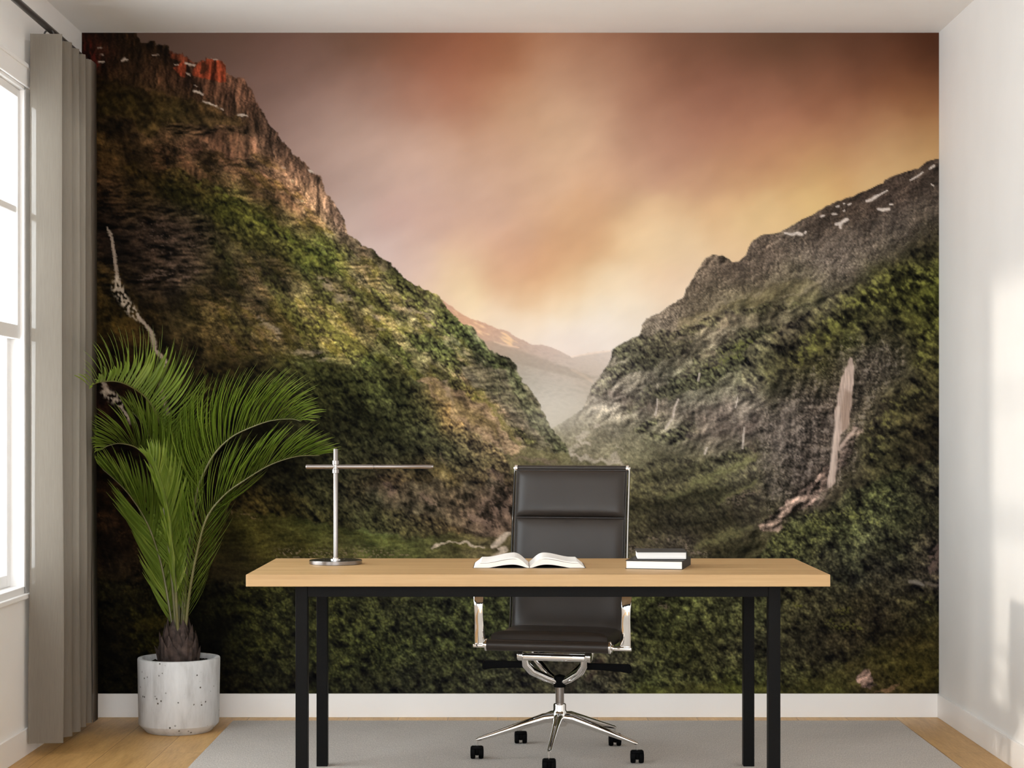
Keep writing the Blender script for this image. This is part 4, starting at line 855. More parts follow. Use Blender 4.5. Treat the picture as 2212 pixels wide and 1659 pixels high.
def build_mural():
    nx, ny = 801, 616
    x0, x1, z0, z1 = XL + 0.0015, XR - 0.0015, BB, ZC - 0.0015
    pic = mural_picture(nx, ny)
    gx, gz = np.meshgrid(np.linspace(x0, x1, nx, dtype=np.float32), np.linspace(z1, z0, ny, dtype=np.float32))
    co = np.stack([gx, np.full_like(gx, -0.0025), gz], -1).reshape(-1, 3)
    me = bpy.data.meshes.new('mural')
    nf = (nx - 1) * (ny - 1)
    i = (np.arange(ny - 1)[:, None] * nx + np.arange(nx - 1)[None]).astype(np.int32)
    quads = np.stack([i, i + nx, i + nx + 1, i + 1], -1).reshape(-1)
    me.vertices.add(nx * ny); me.vertices.foreach_set('co', co.ravel())
    me.loops.add(nf * 4); me.loops.foreach_set('vertex_index', quads)
    me.polygons.add(nf); me.polygons.foreach_set('loop_start', np.arange(0, nf * 4, 4, dtype=np.int32))
    me.update(calc_edges=True)
    det = pic[..., 3].reshape(-1, 1); c = pic[..., :3].reshape(-1, 3).astype(np.float64)
    c = np.where(c <= 0.04045, c / 12.92, ((c + 0.055) / 1.055) ** 2.4)
    at = me.color_attributes.new('print', 'FLOAT_COLOR', 'POINT')
    at.data.foreach_set('color', np.concatenate([c, det], 1).astype(np.float32).ravel())
    o = bpy.data.objects.new('mural', me); COL.objects.link(o)
    o['label'] = 'mountain valley sunset mural covering the whole back wall'; o['category'] = 'mural'
    m, nt, p = _nt('mural_print')
    a = nt.nodes.new('ShaderNodeVertexColor'); a.layer_name = 'print'
    v = _mapped(nt, (1, 1, 1))
    n = _noise(nt, v, 95, 5, 0.72)
    grain = _ramp(nt, n, [(0.30, (0.68,) * 3), (0.5, (0.98,) * 3), (0.70, (1.36,) * 3)])
    grain = _mix(nt, a.outputs['Alpha'], (1.0, 1.0, 1.0), grain)
    k = _mix(nt, 1.0, a.outputs['Color'], grain, 'MULTIPLY')
    k = _mix(nt, 1.0, k, (MURAL_GAIN,) * 3, 'MULTIPLY')
    nt.links.new(k, p.inputs['Base Color']); p.inputs['Roughness'].default_value = 0.9; p.inputs['Specular IOR Level'].default_value = 0.06
    me.materials.append(m)
MURAL_GAIN = 0.98
build_mural()

# ------------------------------------------------------------------ rug
b = bm_new(); add_box(b, -1.163, 1.612, -3.6, -0.120, 0.0, 0.005, 0.002, 2)
rug = obj('rug', b, M['rug']); rug['label'] = 'large light grey woven rug under the desk and chair'; rug['category'] = 'rug'
RUG = 0.005

# ------------------------------------------------------------------ curtain and rod
rod = thing('curtain_rod', 'thin black curtain rod above the window', 'curtain rod', (-1.740, -1.2, 2.723))
b = bm_new(); add_tube(b, [(0, -1.6, 0), (0, 1.01, 0)], 0.0125, 16); obj('pole', b, M['rod'], rod, True)
b = bm_new(); add_lathe(b, [(0, 0), (0.016, 0), (0.018, 0.006), (0.018, 0.03), (0.012, 0.036), (0, 0.036)], (0, 1.005, 0), 20, Matrix.Rotation(-math.pi / 2, 3, 'X')); obj('finial', b, M['rod'], rod, True)
for yy in (-1.3, 0.96):
    b = bm_new(); add_tube(b, [(-0.082, yy, -0.02), (-0.03, yy, -0.02), (0.0, yy, -0.012)], 0.006, 10)
    add_box(b, -0.082, -0.076, yy - 0.02, yy + 0.02, -0.06, 0.02, 0.002, 1); obj('bracket', b, M['rod'], rod, True)
peaks = [-1.04, -0.892, -0.742, -0.627, -0.522, -0.424, -0.332]
cur = thing('curtain', 'taupe grey sheer curtain gathered in folds beside the window', 'curtain', (-1.740, -0.62, 0.045))
def curtain_xy(t, k=0.0):
    """t runs from -0.5 (next to the wall) to 5 (free edge); whole numbers are the folds nearest the room"""
    i = t + 1.0
    a = int(math.floor(i)); u = i - a; a = max(0, min(a, len(peaks) - 2))
    y = peaks[a] + (peaks[a + 1] - peaks[a]) * min(1.0, u + 0.0)
    c = math.cos(2 * math.pi * t); c = math.copysign(abs(c) ** 0.5, c)
    return -1.740 + 0.060 * c, y
def y_of(t):
    if t < 0: return -0.892 + t * 0.022
    return curtain_xy(t)[1]
b = bm_new(); nt_, nz = 340, 26; H = 2.650
grid = []
for j in range(nz):
    z = H * j / (nz - 1); row = []
    for k in range(nt_):
        t = -0.52 + (5.0 + 0.52) * k / (nt_ - 1)
        X, _ = curtain_xy(t); Y = y_of(t)
        s = 1.0 - z / H
        X = -1.740 + (X + 1.740) * (0.97 + 0.06 * s) + 0.004 * math.sin(3.1 * z + 4 * t) * s
        Y = Y + 0.006 * math.sin(2.3 * z + 2.1 * t) * s
        row.append(b.verts.new((X + 1.740, Y + 0.62, z)))
    grid.append(row)
for r0, r1 in zip(grid, grid[1:]):
    for k in range(nt_ - 1): b.faces.new((r0[k], r0[k + 1], r1[k + 1], r1[k]))
panel = obj('panel', b, M['curtain'], cur, 'all')
for t in (0.25, 0.75, 1.25, 1.75, 2.25, 2.75, 3.25, 3.75, 4.25, 4.75):
    Y = y_of(t); b = bm_new()
    ring = [(0.018 * math.cos(a), 0, 0.018 * math.sin(a)) for a in [2 * math.pi * q / 20 for q in range(20)]]
    add_tube(b, [(p[0], 0.0, p[2]) for p in ring], 0.0035, 8, closed=True)
    e = obj('eyelet', b, M['rod'], cur, 'all'); e.location = (0, Y + 0.62, 2.656)

# ------------------------------------------------------------------ desk
DZ = 0.75
d_f, d_b = 5.80, 6.54
desk = thing('desk', 'wide oak topped desk on a black metal frame', 'desk', ((-0.855 + 1.0226) / 2, (d_f + d_b) / 2 - CAM_D, 0))
dx, dy = desk.location.x, desk.location.y
b = bm_new(); add_box(b, -0.855 - dx, 1.0226 - dx, d_f - CAM_D - dy, d_b - CAM_D - dy, DZ - 0.0385, DZ, 0.0012, 1)
obj('tabletop', b, M['oak'], desk)
lx0, lx1 = -0.703 - dx, 0.8715 - dx
ly0, ly1 = 5.86 - CAM_D - dy, 6.49 + 0.039 - CAM_D - dy
LW, LD = 0.0395, 0.039
for xx in (lx0, lx1 - LW):
    for yy in (ly0, ly1 - LD):
        b = bm_new(); add_box(b, xx, xx + LW, yy, yy + LD, RUG, DZ - 0.0385, 0.0015, 1); obj('leg', b, M['desk_metal'], desk)
for nm, x0, x1, y0, y1 in (('apron', lx0 + LW, lx1 - LW, ly0 + 0.001, ly0 + LD - 0.002), ('apron', lx0 + LW, lx1 - LW, ly1 - LD + 0.002, ly1 - 0.001), ('side_rail', lx0 + 0.001, lx0 + LW - 0.001, ly0 + LD, ly1 - LD), ('side_rail', lx1 - LW + 0.001, lx1 - 0.001, ly0 + LD, ly1 - LD)):
    b = bm_new(); add_box(b, x0, x1, y0, y1, 0.673, DZ - 0.0385, 0.001, 1); obj(nm, b, M['desk_metal'], desk)

# ------------------------------------------------------------------ desk lamp
lp = P3(725.2, 1218, 6.27)
lamp = thing('desk_lamp', 'slim brushed steel desk lamp with a horizontal bar on a post', 'desk lamp', (lp.x, lp.y, DZ))
b = bm_new(); add_lathe(b, [(0, 0), (0.0895, 0), (0.0915, 0.0015), (0.0915, 0.0125), (0.0903, 0.0140), (0, 0.0140)], seg=64); obj('base', b, M['steel'], lamp, True)
b = bm_new(); add_lathe(b, [(0.008, 0.014), (0.019, 0.014), (0.019, 0.0175), (0.0105, 0.0185), (0.0105, 0.0215), (0.008, 0.022)], seg=32); obj('foot_collar', b, M['chrome'], lamp, True)
b = bm_new(); add_lathe(b, [(0, 0.014), (0.0083, 0.014), (0.0083, 0.3985), (0.0078, 0.3995), (0, 0.3995)], seg=32); obj('pole', b, M['steel'], lamp, True)
zb = 0.337
b = bm_new(); add_lathe(b, [(0.0084, zb - 0.022), (0.0125, zb - 0.0215), (0.0125, zb - 0.009), (0.0112, zb - 0.008), (0.0112, zb + 0.008), (0.0125, zb + 0.009), (0.0125, zb + 0.0215), (0.0084, zb + 0.022)], seg=32); obj('clamp', b, M['steel'], lamp, True)
RX = Matrix.Rotation(math.pi / 2, 3, 'Y')
b = bm_new(); add_lathe(b, [(0, -0.1030), (0.0075, -0.1030), (0.0082, -0.1022), (0.0082, 0.1305), (0.0076, 0.1312), (0, 0.1312)], (0, -0.002, zb), 28, RX); obj('arm', b, M['steel'], lamp, True)
b = bm_new(); add_lathe(b, [(0, 0.1310), (0.0062, 0.1310), (0.0062, 0.1335), (0.0073, 0.1340), (0.0073, 0.3280), (0.0066, 0.3290), (0.0066, 0.3380), (0.0050, 0.3395), (0, 0.3395)], (0, -0.002, zb), 28, RX); obj('light_bar', b, M['steel'], lamp, True)

# ------------------------------------------------------------------ books
def closed_book(name, label, corner, ang, w, dep, h, mat_top):
    """hard-cover book; corner = front left bottom corner, w along the front, dep away from the viewer, spine on the right"""
    t = thing(name, label, 'book', corner, ang, 'books stacked on the desk')
    c = 0.0022
    b = bm_new()
    add_box(b, 0, w, 0, dep, 0, c, 0.0006, 1); add_box(b, w - c, w, 0, dep, c, h - c, 0.0004, 1)
    obj('cover', b, M['cover'], t)
    b = bm_new(); add_box(b, 0, w, 0, dep, h - c, h, 0.0006, 1); obj('front_board', b, mat_top, t)
    b = bm_new(); add_box(b, 0.003, w - c - 0.0005, 0.003, dep - 0.003, c, h - c); obj('page_block', b, M['pages'], t)
    return t
p0 = P3(1351, 1228.4, 6.045)
closed_book('book', 'thick black book lying at the bottom of the desk stack', (p0.x, p0.y, DZ), math.radians(-12.5), 0.192, 0.226, 0.0285, M['cover'])
p1 = P3(1375.8, 1209, 6.07)
closed_book('book', 'smaller dark grey book lying on top of the thick black book', (p1.x, p1.y + 0.012, DZ + 0.0285), math.radians(-2.0), 0.169, 0.176, 0.0262, M['cover_top'])

ob = P3(1143.5, 1227.4, 6.07)
book = thing('open_book', 'open book with blank white pages in the middle of the desk', 'book', (ob.x, ob.y, DZ), 0.0)
OD = 0.245
def page_profile(s, base, top, n=26, w=0.172, flare=0.0):
    up, lo = [], []
    for k in range(n + 1):
        u = k / n
        hump = math.sin(min(1.0, u / 0.60) * math.pi / 2) ** 0.8 * (1 - 0.62 * max(0, (u - 0.28) / 0.72) ** 1.25) if u > 0 else 0
        up.append((s * (0.002 + u * (w - flare * 0)), base(u) + (top(u) - base(u)) if False else top(u)))
        lo.append((s * (0.002 + u * (w + flare)), base(u)))
    return up, lo
def hump(u, a, e):
    """height of a page fan: rises from the gutter, crests at about a third, falls to the fore edge"""
    r = math.sin(min(1.0, u / 0.30) * math.pi / 2) if u < 0.30 else 1.0
    f = 0.5 + 0.5 * math.cos(math.pi * min(1.0, max(0.0, (u - 0.30) / 0.62)))
    return (e + (a - e) * f) * r
for s in (-1, 1):
    n = 30
    up = [(s * (0.001 + (k / n) * 0.166), 0.004 + hump(k / n, 0.0265, 0.0125)) for k in range(n + 1)]
    lo = [(s * (0.001 + (k / n) * 0.186), 0.0016 + 0.80 * max(0.0, hump(k / n, 0.0175, 0.0) - 0.004)) for k in range(n + 1)]
    b = bm_new(); add_prism(b, up + lo[::-1], 0.0, OD)
    obj('page_block', b, M['paper'], book, 30)
    up2 = [(s * (0.004 + (k / n) * 0.158), 0.0052 + hump(k / n, 0.0315, 0.0165)) for k in range(n + 1)]
    lo2 = [(s * (0.004 + (k / n) * 0.164), 0.0044 + hump(k / n, 0.0272, 0.0130)) for k in range(n + 1)]
    b = bm_new(); add_prism(b, up2 + lo2[::-1], -0.001, OD - 0.004)
    obj('loose_pages', b, M['paper'], book, 30)
b = bm_new(); add_box(b, -0.1895, 0.1895, 0.0, OD + 0.004, 0.0, 0.0014, 0.0004, 1)
obj('cover', b, M['cover'], book)

# ------------------------------------------------------------------ office chair
CH = thing('office_chair', 'high back dark leather swivel chair with chrome arms behind the desk', 'office chair', (0.177, -0.945, RUG), math.radians(-12.0))
CZ = -RUG
def chz(z): return z + CZ
# five-star base: angles in the chair's own frame
base_ang = [math.radians(a + 12.0) for a in (189.5, 261.5, 333.5, 45.5, 117.5)]
b = bm_new(); add_lathe(b, [(0, chz(0.118)), (0.024, chz(0.118)), (0.030, chz(0.128)), (0.034, chz(0.150)), (0.028, chz(0.170)), (0.0235, chz(0.178)), (0.0235, chz(0.196)), (0.0215, chz(0.200)), (0.0, chz(0.200))], seg=32)
obj('base_hub', b, M['chrome'], CH, True)
b = bm_new(); add_lathe(b, [(0, chz(0.19)), (0.0158, chz(0.19)), (0.0158, chz(0.275)), (0, chz(0.275))], seg=28); obj('gas_column', b, M['steel'], CH, True)
for a in base_ang:
    ca, sa = math.cos(a), math.sin(a)
    pth = [(ca * r, sa * r, chz(z)) for r, z in ((0.020, 0.150), (0.06, 0.147), (0.14, 0.124), (0.23, 0.098), (0.300, 0.0785), (0.314, 0.075))]
    b = bm_new(); add_tube(b, pth, [(0.020, 0.020), (0.019, 0.0165), (0.0155, 0.0130), (0.011, 0.0105), (0.0072, 0.0085), (0.0040, 0.0050)], 12, up=(0, 0, 1))
    leg = obj('leg', b, M['chrome'], CH, True)
    cx, cy = ca * 0.310, sa * 0.310
    cast = bpy.data.objects.new('caster', None); COL.objects.link(cast); cast.parent = CH; cast.location = (cx, cy, 0); cast.rotation_euler = (0, 0, math.radians(12.0))
    b = bm_new(); add_lathe(b, [(0, 0.036), (0.0048, 0.036), (0.0048, chz(0.078)), (0, chz(0.078))], seg=16); obj('stem', b, M['chrome'], cast, True)
    b = bm_new(); add_box(b, -0.007, 0.007, -0.016, 0.016, 0.014, 0.046, 0.004, 2); add_box(b, -0.022, 0.022, -0.020, 0.012, 0.036, 0.0475, 0.005, 3); obj('hood', b, M['black'], cast, True)
    for sx in (-1, 1):
        b = bm_new(); add_lathe(b, [(0, 0.006), (0.020, 0.006), (0.0236, 0.009), (0.0236, 0.019), (0.021, 0.0235), (0.012, 0.0245), (0, 0.0245)], (0, 0, 0.0236), 28, Matrix.Rotation(sx * math.pi / 2, 3, 'Y')); obj('wheel', b, M['black'], cast, True)
# yoke below the seat
b = bm_new()
ZS = 0.425
add_box(b, -0.118, 0.118, -0.125, -0.090, chz(0.372), chz(0.398), 0.008, 3)
add_box(b, -0.125, 0.125, -0.085, -0.055, chz(0.400), chz(0.416), 0.003, 2)
obj('tilt_bar', b, M['chrome'], CH, True)
for s in (-1, 1):
    b = bm_new(); add_tube(b, [(s * 0.112, -0.108, chz(0.385)), (s * 0.108, -0.100, chz(0.355)), (s * 0.090, -0.080, chz(0.330)), (s * 0.045, -0.035, chz(0.300)), (s * 0.016, -0.008, chz(0.284))], [(0.014, 0.013), (0.017, 0.014), (0.019, 0.015), (0.018, 0.015), (0.015, 0.013)], 12)
    obj('yoke_arm', b, M['chrome'], CH, True)
    b = bm_new(); add_tube(b, [(s * 0.112, 0.06, chz(0.40)), (s * 0.100, 0.05, chz(0.36)), (s * 0.045, 0.022, chz(0.305)), (s * 0.012, 0.006, chz(0.284))], [0.012, 0.014, 0.014, 0.012], 12)
    obj('yoke_arm', b, M['chrome'], CH, True)
    b = bm_new(); add_lathe(b, [(0, 0), (0.020, 0), (0.021, 0.003), (0.021, 0.016), (0.019, 0.020), (0, 0.020)], (s * 0.116, -0.107, chz(0.390)), 24, Matrix.Rotation(s * math.pi / 2, 3, 'Y')); obj('pivot', b, M['chrome'], CH, True)
b = bm_new(); add_lathe(b, [(0, chz(0.262)), (0.022, chz(0.262)), (0.023, chz(0.266)), (0.023, chz(0.295)), (0.021, chz(0.303)), (0, chz(0.310))], seg=28); obj('column_cap', b, M['black'], CH, True)
for s in (-1, 1):
    b = bm_new(); zz = 0.349
    pr = [(0.105, zz + 0.0125), (0.19, zz + 0.0125), (0.268, zz + 0.0125), (0.276, zz + 0.006), (0.281, zz - 0.016), (0.274, zz - 0.0215), (0.262, zz - 0.021), (0.236, zz - 0.0125), (0.105, zz - 0.0115)]
    add_prism(b, [(s * u, chz(v)) for u, v in pr], -0.070, -0.056)
    bmesh.ops.bevel(b, geom=b.edges[:], offset=0.003, segments=2, affect='EDGES'); obj('lever', b, M['black'], CH, True)
b = bm_new(); add_box(b, -0.105, 0.105, -0.06, 0.10, chz(0.398), chz(0.412), 0.004, 2); obj('seat_plate', b, M['black'], CH, True)
# side rails: one swept bar on each side from the seat front up to the head
rail = [(-0.232, 0.4400), (-0.20, 0.4330), (-0.10, 0.4240), (0.02, 0.4240), (0.10, 0.4300), (0.150, 0.4560), (0.172, 0.5100), (0.182, 0.60), (0.196, 0.74), (0.222, 0.90), (0.256, 1.066)]
RW = 0.2235
railp = spline([(0, u, chz(v)) for u, v in rail], 60)
def rail_tan(i):
    a = railp[max(0, i - 1)]; c = railp[min(59, i + 1)]; return (c - a).normalized()
for s in (-1, 1):
    b = bm_new(); add_tube(b, [(s * RW, p.y, p.z) for p in railp], [(0.0125, 0.0045)] * 60, 10, up=None)
    obj('side_rail', b, M['chrome'], CH, True)
# leather membrane between the rails and the padded sections on it
def membrane(i0, i1, th, w):
    b = bm_new(); A = [], []
    up, lo = [], []
    for i in range(i0, i1 + 1):
        p = railp[i]; t = rail_tan(i); n = Vector((0, -t.z, t.y))       # towards the sitter
        up.append((p.y + n.y * th, p.z + n.z * th)); lo.append((p.y - n.y * th, p.z - n.z * th))
    add_prism(b, up + lo[::-1], -w, w, 'x'); return b
obj('seat_shell', membrane(0, 24, 0.006, 0.216), M['leather'], CH, 40)
obj('back_shell', membrane(24, 59, 0.006, 0.216), M['leather'], CH, 40)
def pad(name, s0, s1, width, puff, edge=0.006, nu=26, nv=22):
    """upholstered section: a puffed grid laid on the rails between arc positions s0..s1 (indices, may be fractional)"""
    b = bm_new(); rows = []
    def at(f):
        i = min(int(f), 58); u = f - i
        p = railp[i].lerp(railp[i + 1], u); t = (railp[i + 1] - railp[i]).normalized(); return p, Vector((0, -t.z, t.y))
    prof = lambda q: (1 - abs(q) ** 7) ** 0.5 if abs(q) < 1 else 0.0
    for j in range(nv + 1):
        v = -1 + 2 * j / nv; vv = math.sin(v * math.pi / 2) if abs(v) > 0.0 else 0
        p, n = at(s0 + (s1 - s0) * (vv + 1) / 2); r = []
        for i in range(nu + 1):
            u = math.sin((-1 + 2 * i / nu) * math.pi / 2)
            hgt = edge + puff * prof(u) * prof(vv)
            q = p + n * hgt; r.append(b.verts.new((u * width, q.y, q.z)))
        rows.append(r)
    low = []
    for j in range(nv + 1):
        v = -1 + 2 * j / nv; vv = math.sin(v * math.pi / 2)
        p, n = at(s0 + (s1 - s0) * (vv + 1) / 2); r = []
        for i in range(nu + 1):
            u = math.sin((-1 + 2 * i / nu) * math.pi / 2)
            q = p + n * 0.001; r.append(b.verts.new((u * width, q.y, q.z)))
        low.append(r)
    for a, c, fl in ((rows, rows, False), (low, low, True)):
        for j in range(nv):
            for i in range(nu):
                f = (a[j][i], a[j][i + 1], a[j + 1][i + 1], a[j + 1][i]); b.faces.new(f if not fl else f[::-1])
    for j in range(nv):
        b.faces.new((rows[j][0], rows[j + 1][0], low[j + 1][0], low[j][0])); b.faces.new((rows[j][nu], low[j][nu], low[j + 1][nu], rows[j + 1][nu]))
    for i in range(nu):
        b.faces.new((rows[0][i], low[0][i], low[0][i + 1], rows[0][i + 1])); b.faces.new((rows[nv][i], rows[nv][i + 1], low[nv][i + 1], low[nv][i]))
    return obj(name, b, M['leather'], CH, 50)
def idx_z(z):
    for i in range(30, 59):
        if railp[i].z <= chz(z) <= railp[i + 1].z: return i + (chz(z) - railp[i].z) / (railp[i + 1].z - railp[i].z)
    return 59.0
pad('back_cushion', idx_z(0.8805), 58.7, 0.211, 0.030)
pad('back_cushion', idx_z(0.682), idx_z(0.8775), 0.211, 0.030)
pad('back_cushion', 25.6, idx_z(0.679), 0.211, 0.024)
pad('seat_cushion', 1.6, 23.5, 0.2125, 0.022, 0.036)
b = bm_new(); add_tube(b, [(-0.224, -0.236, chz(0.4405)), (0.224, -0.236, chz(0.4405))], 0.0205, 24); obj('front_roll', b, M['leather'], CH, True)
b = bm_new(); tp_ = railp[59]; add_tube(b, [(-0.214, tp_.y, tp_.z + 0.003), (0.214, tp_.y, tp_.z + 0.003)], 0.0095, 16); obj('top_roll', b, M['leather'], CH, True)
for s in (-1, 1):
    b = bm_new()
    RXs = Matrix.Rotation(s * math.pi / 2, 3, 'Y')
    add_lathe(b, [(0, 0.222), (0.0215, 0.222), (0.0222, 0.2245), (0.0222, 0.2285), (0.012, 0.2315), (0.010, 0.237), (0, 0.237)], (0, -0.236, chz(0.4405)), 24, RXs)
    obj('end_cap', b, M['chrome'], CH, True); b = bm_new()
    add_lathe(b, [(0, 0.212), (0.0130, 0.212), (0.0135, 0.215), (0.0135, 0.222), (0.007, 0.224), (0.006, 0.228), (0, 0.228)], (0, tp_.y, tp_.z + 0.001), 20, RXs)
    obj('end_cap', b, M['chrome'], CH, True)
# arms: a flat polished band bent into a loop beside the seat
loop = spline([(0, -0.150, 0.432), (0, -0.156, 0.50), (0, -0.160, 0.575), (0, -0.140, 0.632), (0, -0.085, 0.655), (0, 0.02, 0.657), (0, 0.10, 0.655), (0, 0.165, 0.650), (0, 0.192, 0.646)], 64)
for s in (-1, 1):
    b = bm_new(); n = 64
    sec = []
    for i, p in enumerate(loop):
        a = loop[max(0, i - 1)]; c = loop[min(63, i + 1)]; t = (c - a).normalized(); nn = Vector((0, -t.z, t.y))
        hw = 0.0195 - 0.004 * math.exp(-((i - 12) / 7.0) ** 2)
        off = 0.268 + 0.006 * math.sin(math.pi * i / 63)
        th = 0.0055
        sec.append([b.verts.new(Vector((s * (off + du * hw), p.y, chz(p.z))) + nn * (dn * th)) for du, dn in ((-1, -0.5), (-0.8, -1), (0.8, -1), (1, -0.5), (1, 0.5), (0.8, 1), (-0.8, 1), (-1, 0.5))])
    for r0, r1 in zip(sec, sec[1:]):
        for k in range(8): b.faces.new((r0[k], r0[(k + 1) % 8], r1[(k + 1) % 8], r1[k]))
    b.faces.new(sec[0][::-1]); b.faces.new(sec[-1])
    arm = obj('armrest', b, M['chrome'], CH, 45)
    b = bm_new(); add_box(b, min(s * 0.226, s * 0.292), max(s * 0.226, s * 0.292), -0.166, -0.134, chz(0.421), chz(0.434), 0.003, 2)
    obj('mount', b, M['chrome'], arm, True)
    b = bm_new(); add_box(b, min(s * 0.222, s * 0.285), max(s * 0.222, s * 0.285), 0.182, 0.204, chz(0.640), chz(0.653), 0.003, 2)
    obj('mount', b, M['chrome'], arm, True)

# ------------------------------------------------------------------ potted palm
PD = 7.30
pc = P3(386.5, 930, PD)
palm = thing('potted_palm', 'tall green palm in a round pale concrete pot by the curtain', 'potted plant', (pc.x, pc.y, 0))
b = bm_new()
add_lathe(b, [(0, 0.0), (0.128, 0.0), (0.131, 0.002), (0.158, 0.030), (0.1605, 0.034), (0.165, 0.292), (0.1635, 0.2965), (0.1465, 0.2965), (0.145, 0.2945), (0.143, 0.262), (0.0, 0.262)], seg=72)
pot = obj('pot', b, M['concrete'], palm, True)
rnd = random.Random(7)
b = bm_new(); bmesh.ops.create_grid(b, x_segments=40, y_segments=40, size=0.143)
bmesh.ops.delete(b, geom=[v for v in b.verts if v.co.length > 0.1435], context='VERTS')
for v in b.verts: v.co.z = 0.274 + rnd.uniform(-0.004, 0.006) + 0.010 * math.exp(-(v.co.length / 0.06) ** 2)
obj('soil', b, M['soil'], palm)
b = bm_new()
add_lathe(b, [(0, 0.262), (0.072, 0.262), (0.078, 0.295), (0.070, 0.335), (0.056, 0.375), (0.040, 0.405), (0.0, 0.412)], seg=28)
for ring in range(5):
    for k in range(9):
        a = 2 * math.pi * (k + 0.5 * (ring % 2)) / 9 + rnd.uniform(-.12, .12)
        z0 = 0.272 + 0.026 * ring; r0 = [0.074, 0.074, 0.068, 0.058, 0.046][ring]
        hh = rnd.uniform(0.06, 0.095); lean = rnd.uniform(0.006, 0.030) - 0.007 * ring; w = rnd.uniform(0.020, 0.030)
        er = Vector((math.cos(a), math.sin(a), 0)); et = Vector((-math.sin(a), math.cos(a), 0))
        base = er * r0 + Vector((0, 0, z0))
        o1 = [base - et * w, base + er * 0.008, base + et * w]; mid = base + er * (lean * 0.4) + Vector((0, 0, hh * 0.55))
        o2 = [mid - et * w * 0.75, mid + er * 0.007, mid + et * w * 0.75]; tip = base + er * lean + et * rnd.uniform(-.006, .006) + Vector((0, 0, hh))
        A = [b.verts.new(q) for q in o1]; B = [b.verts.new(q) for q in o2]; T_ = b.verts.new(tip); K = b.verts.new(base - er * 0.006 + Vector((0, 0, hh * 0.5)))
        b.faces.new((A[0], A[1], B[1], B[0])); b.faces.new((A[1], A[2], B[2], B[1])); b.faces.new((B[0], B[1], T_)); b.faces.new((B[1], B[2], T_))
        b.faces.new((A[0], B[0], K)); b.faces.new((A[2], K, B[2])); b.faces.new((B[0], T_, K)); b.faces.new((B[2], K, T_)); b.faces.new((A[0], K, A[2], A[1]))
trunk = obj('trunk', b, M['bark'], palm)

def frond(path, n_pairs, length, up, spread=0.3, start=0.18, lift=0.6, fwd=(0.7, 1.0), sides=(1, 1), seed=1, droop=0.04, curl=0.5, width=0.0066, r0=0.0075, base_out=0.0, flip=0.0):
    """one palm leaf: path = photo pixels with a distance offset; leaflets are folded ribbons on both sides of the rachis"""
    rr = random.Random(seed)
    ctrl = [P3(px, py, PD + dz) - Vector((pc.x, pc.y, 0)) for px, py, dz in path]
    n = 90; cur = spline(ctrl, n)
    L = [0.0]
    for a, c in zip(cur, cur[1:]): L.append(L[-1] + (c - a).length)
    tot = L[-1]
    fb = bm_new()
    U = Vector(up).normalized()
    for side, keep in zip((-1, 1), sides):
        if keep <= 0: continue
        cnt = int(n_pairs * keep)
        for k in range(cnt):
            f = start + (1 - start) * ((k + rr.uniform(0.2, 0.8)) / cnt)
            s = f * tot
            i = max(0, min(n - 2, next((q for q in range(n - 1) if L[q + 1] >= s), n - 2)))
            u = (s - L[i]) / max(1e-6, L[i + 1] - L[i]); p = cur[i].lerp(cur[i + 1], u)
            t = (cur[min(n - 1, i + 2)] - cur[max(0, i - 1)]).normalized()
            nrm = (U - t * U.dot(t)).normalized(); sv = t.cross(nrm) * side
            q = (f - start) / (1 - start)
            ln = length * (0.30 + 0.70 * math.sin(math.pi * min(1, q * 0.72 + 0.16)) ** 0.9) * rr.uniform(0.88, 1.12) * (1 - 0.40 * max(0, q - 0.82) / 0.18)
            fw = fwd[0] + (fwd[1] - fwd[0]) * q + rr.uniform(-.09, .09)
            out = spread + base_out * max(0.0, 1 - q / 0.35)
            lf_ = lift if not (side < 0 and q < flip) else -lift * 0.9
            d0 = (t * fw + sv * (out + rr.uniform(-.08, .08)) + nrm * (lf_ * (1 - 0.40 * q * q) + rr.uniform(-.13, .13))).normalized()
            bend = t * curl + Vector((0, 0, -1)) * droop * 3.0
            m = 7; pts_ = []; d = d0.copy(); pp = p.copy()
            for j in range(m + 1):
                pts_.append(pp.copy()); pp = pp + d * (ln / m)
                d = (d + bend * (0.42 * (j + 1) / m)).normalized()
            wv = d0.cross(nrm)
            if wv.length < 0.1: wv = d0.cross(Vector((0, 1, 0)))
            wv.normalize()
            W = width * rr.uniform(0.85, 1.15) * (0.75 + 0.4 * math.sin(math.pi * q))
            prev = None
            for j, c in enumerate(pts_):
                g = j / m; ww = W * (0.35 + 1.25 * g if g < 0.45 else 0.92 * (1 - ((g - 0.45) / 0.55) ** 1.6)) + 0.0002
                tt = (pts_[min(m, j + 1)] - pts_[max(0, j - 1)]).normalized()
                w2 = (wv - tt * wv.dot(tt)).normalized(); n2 = w2.cross(tt)
                row = [fb.verts.new(c + w2 * ww + n2 * ww * 0.38), fb.verts.new(c), fb.verts.new(c - w2 * ww + n2 * ww * 0.38)]
                if prev:
                    fb.faces.new((prev[0], prev[1], row[1], row[0])); fb.faces.new((prev[1], prev[2], row[2], row[1]))
                prev = row
    for v in fb.verts: v.co.x = max(v.co.x, -1.655 - pc.x)
    fo = obj('frond', fb, M['leaf'], palm, 'all')
    sb = bm_new(); add_tube(sb, cur, [r0 * (1 - 0.82 * (k / (n - 1)) ** 0.8) for k in range(n)], 8)
    obj('rachis', sb, M['stem'], fo, 'all')
    return fo
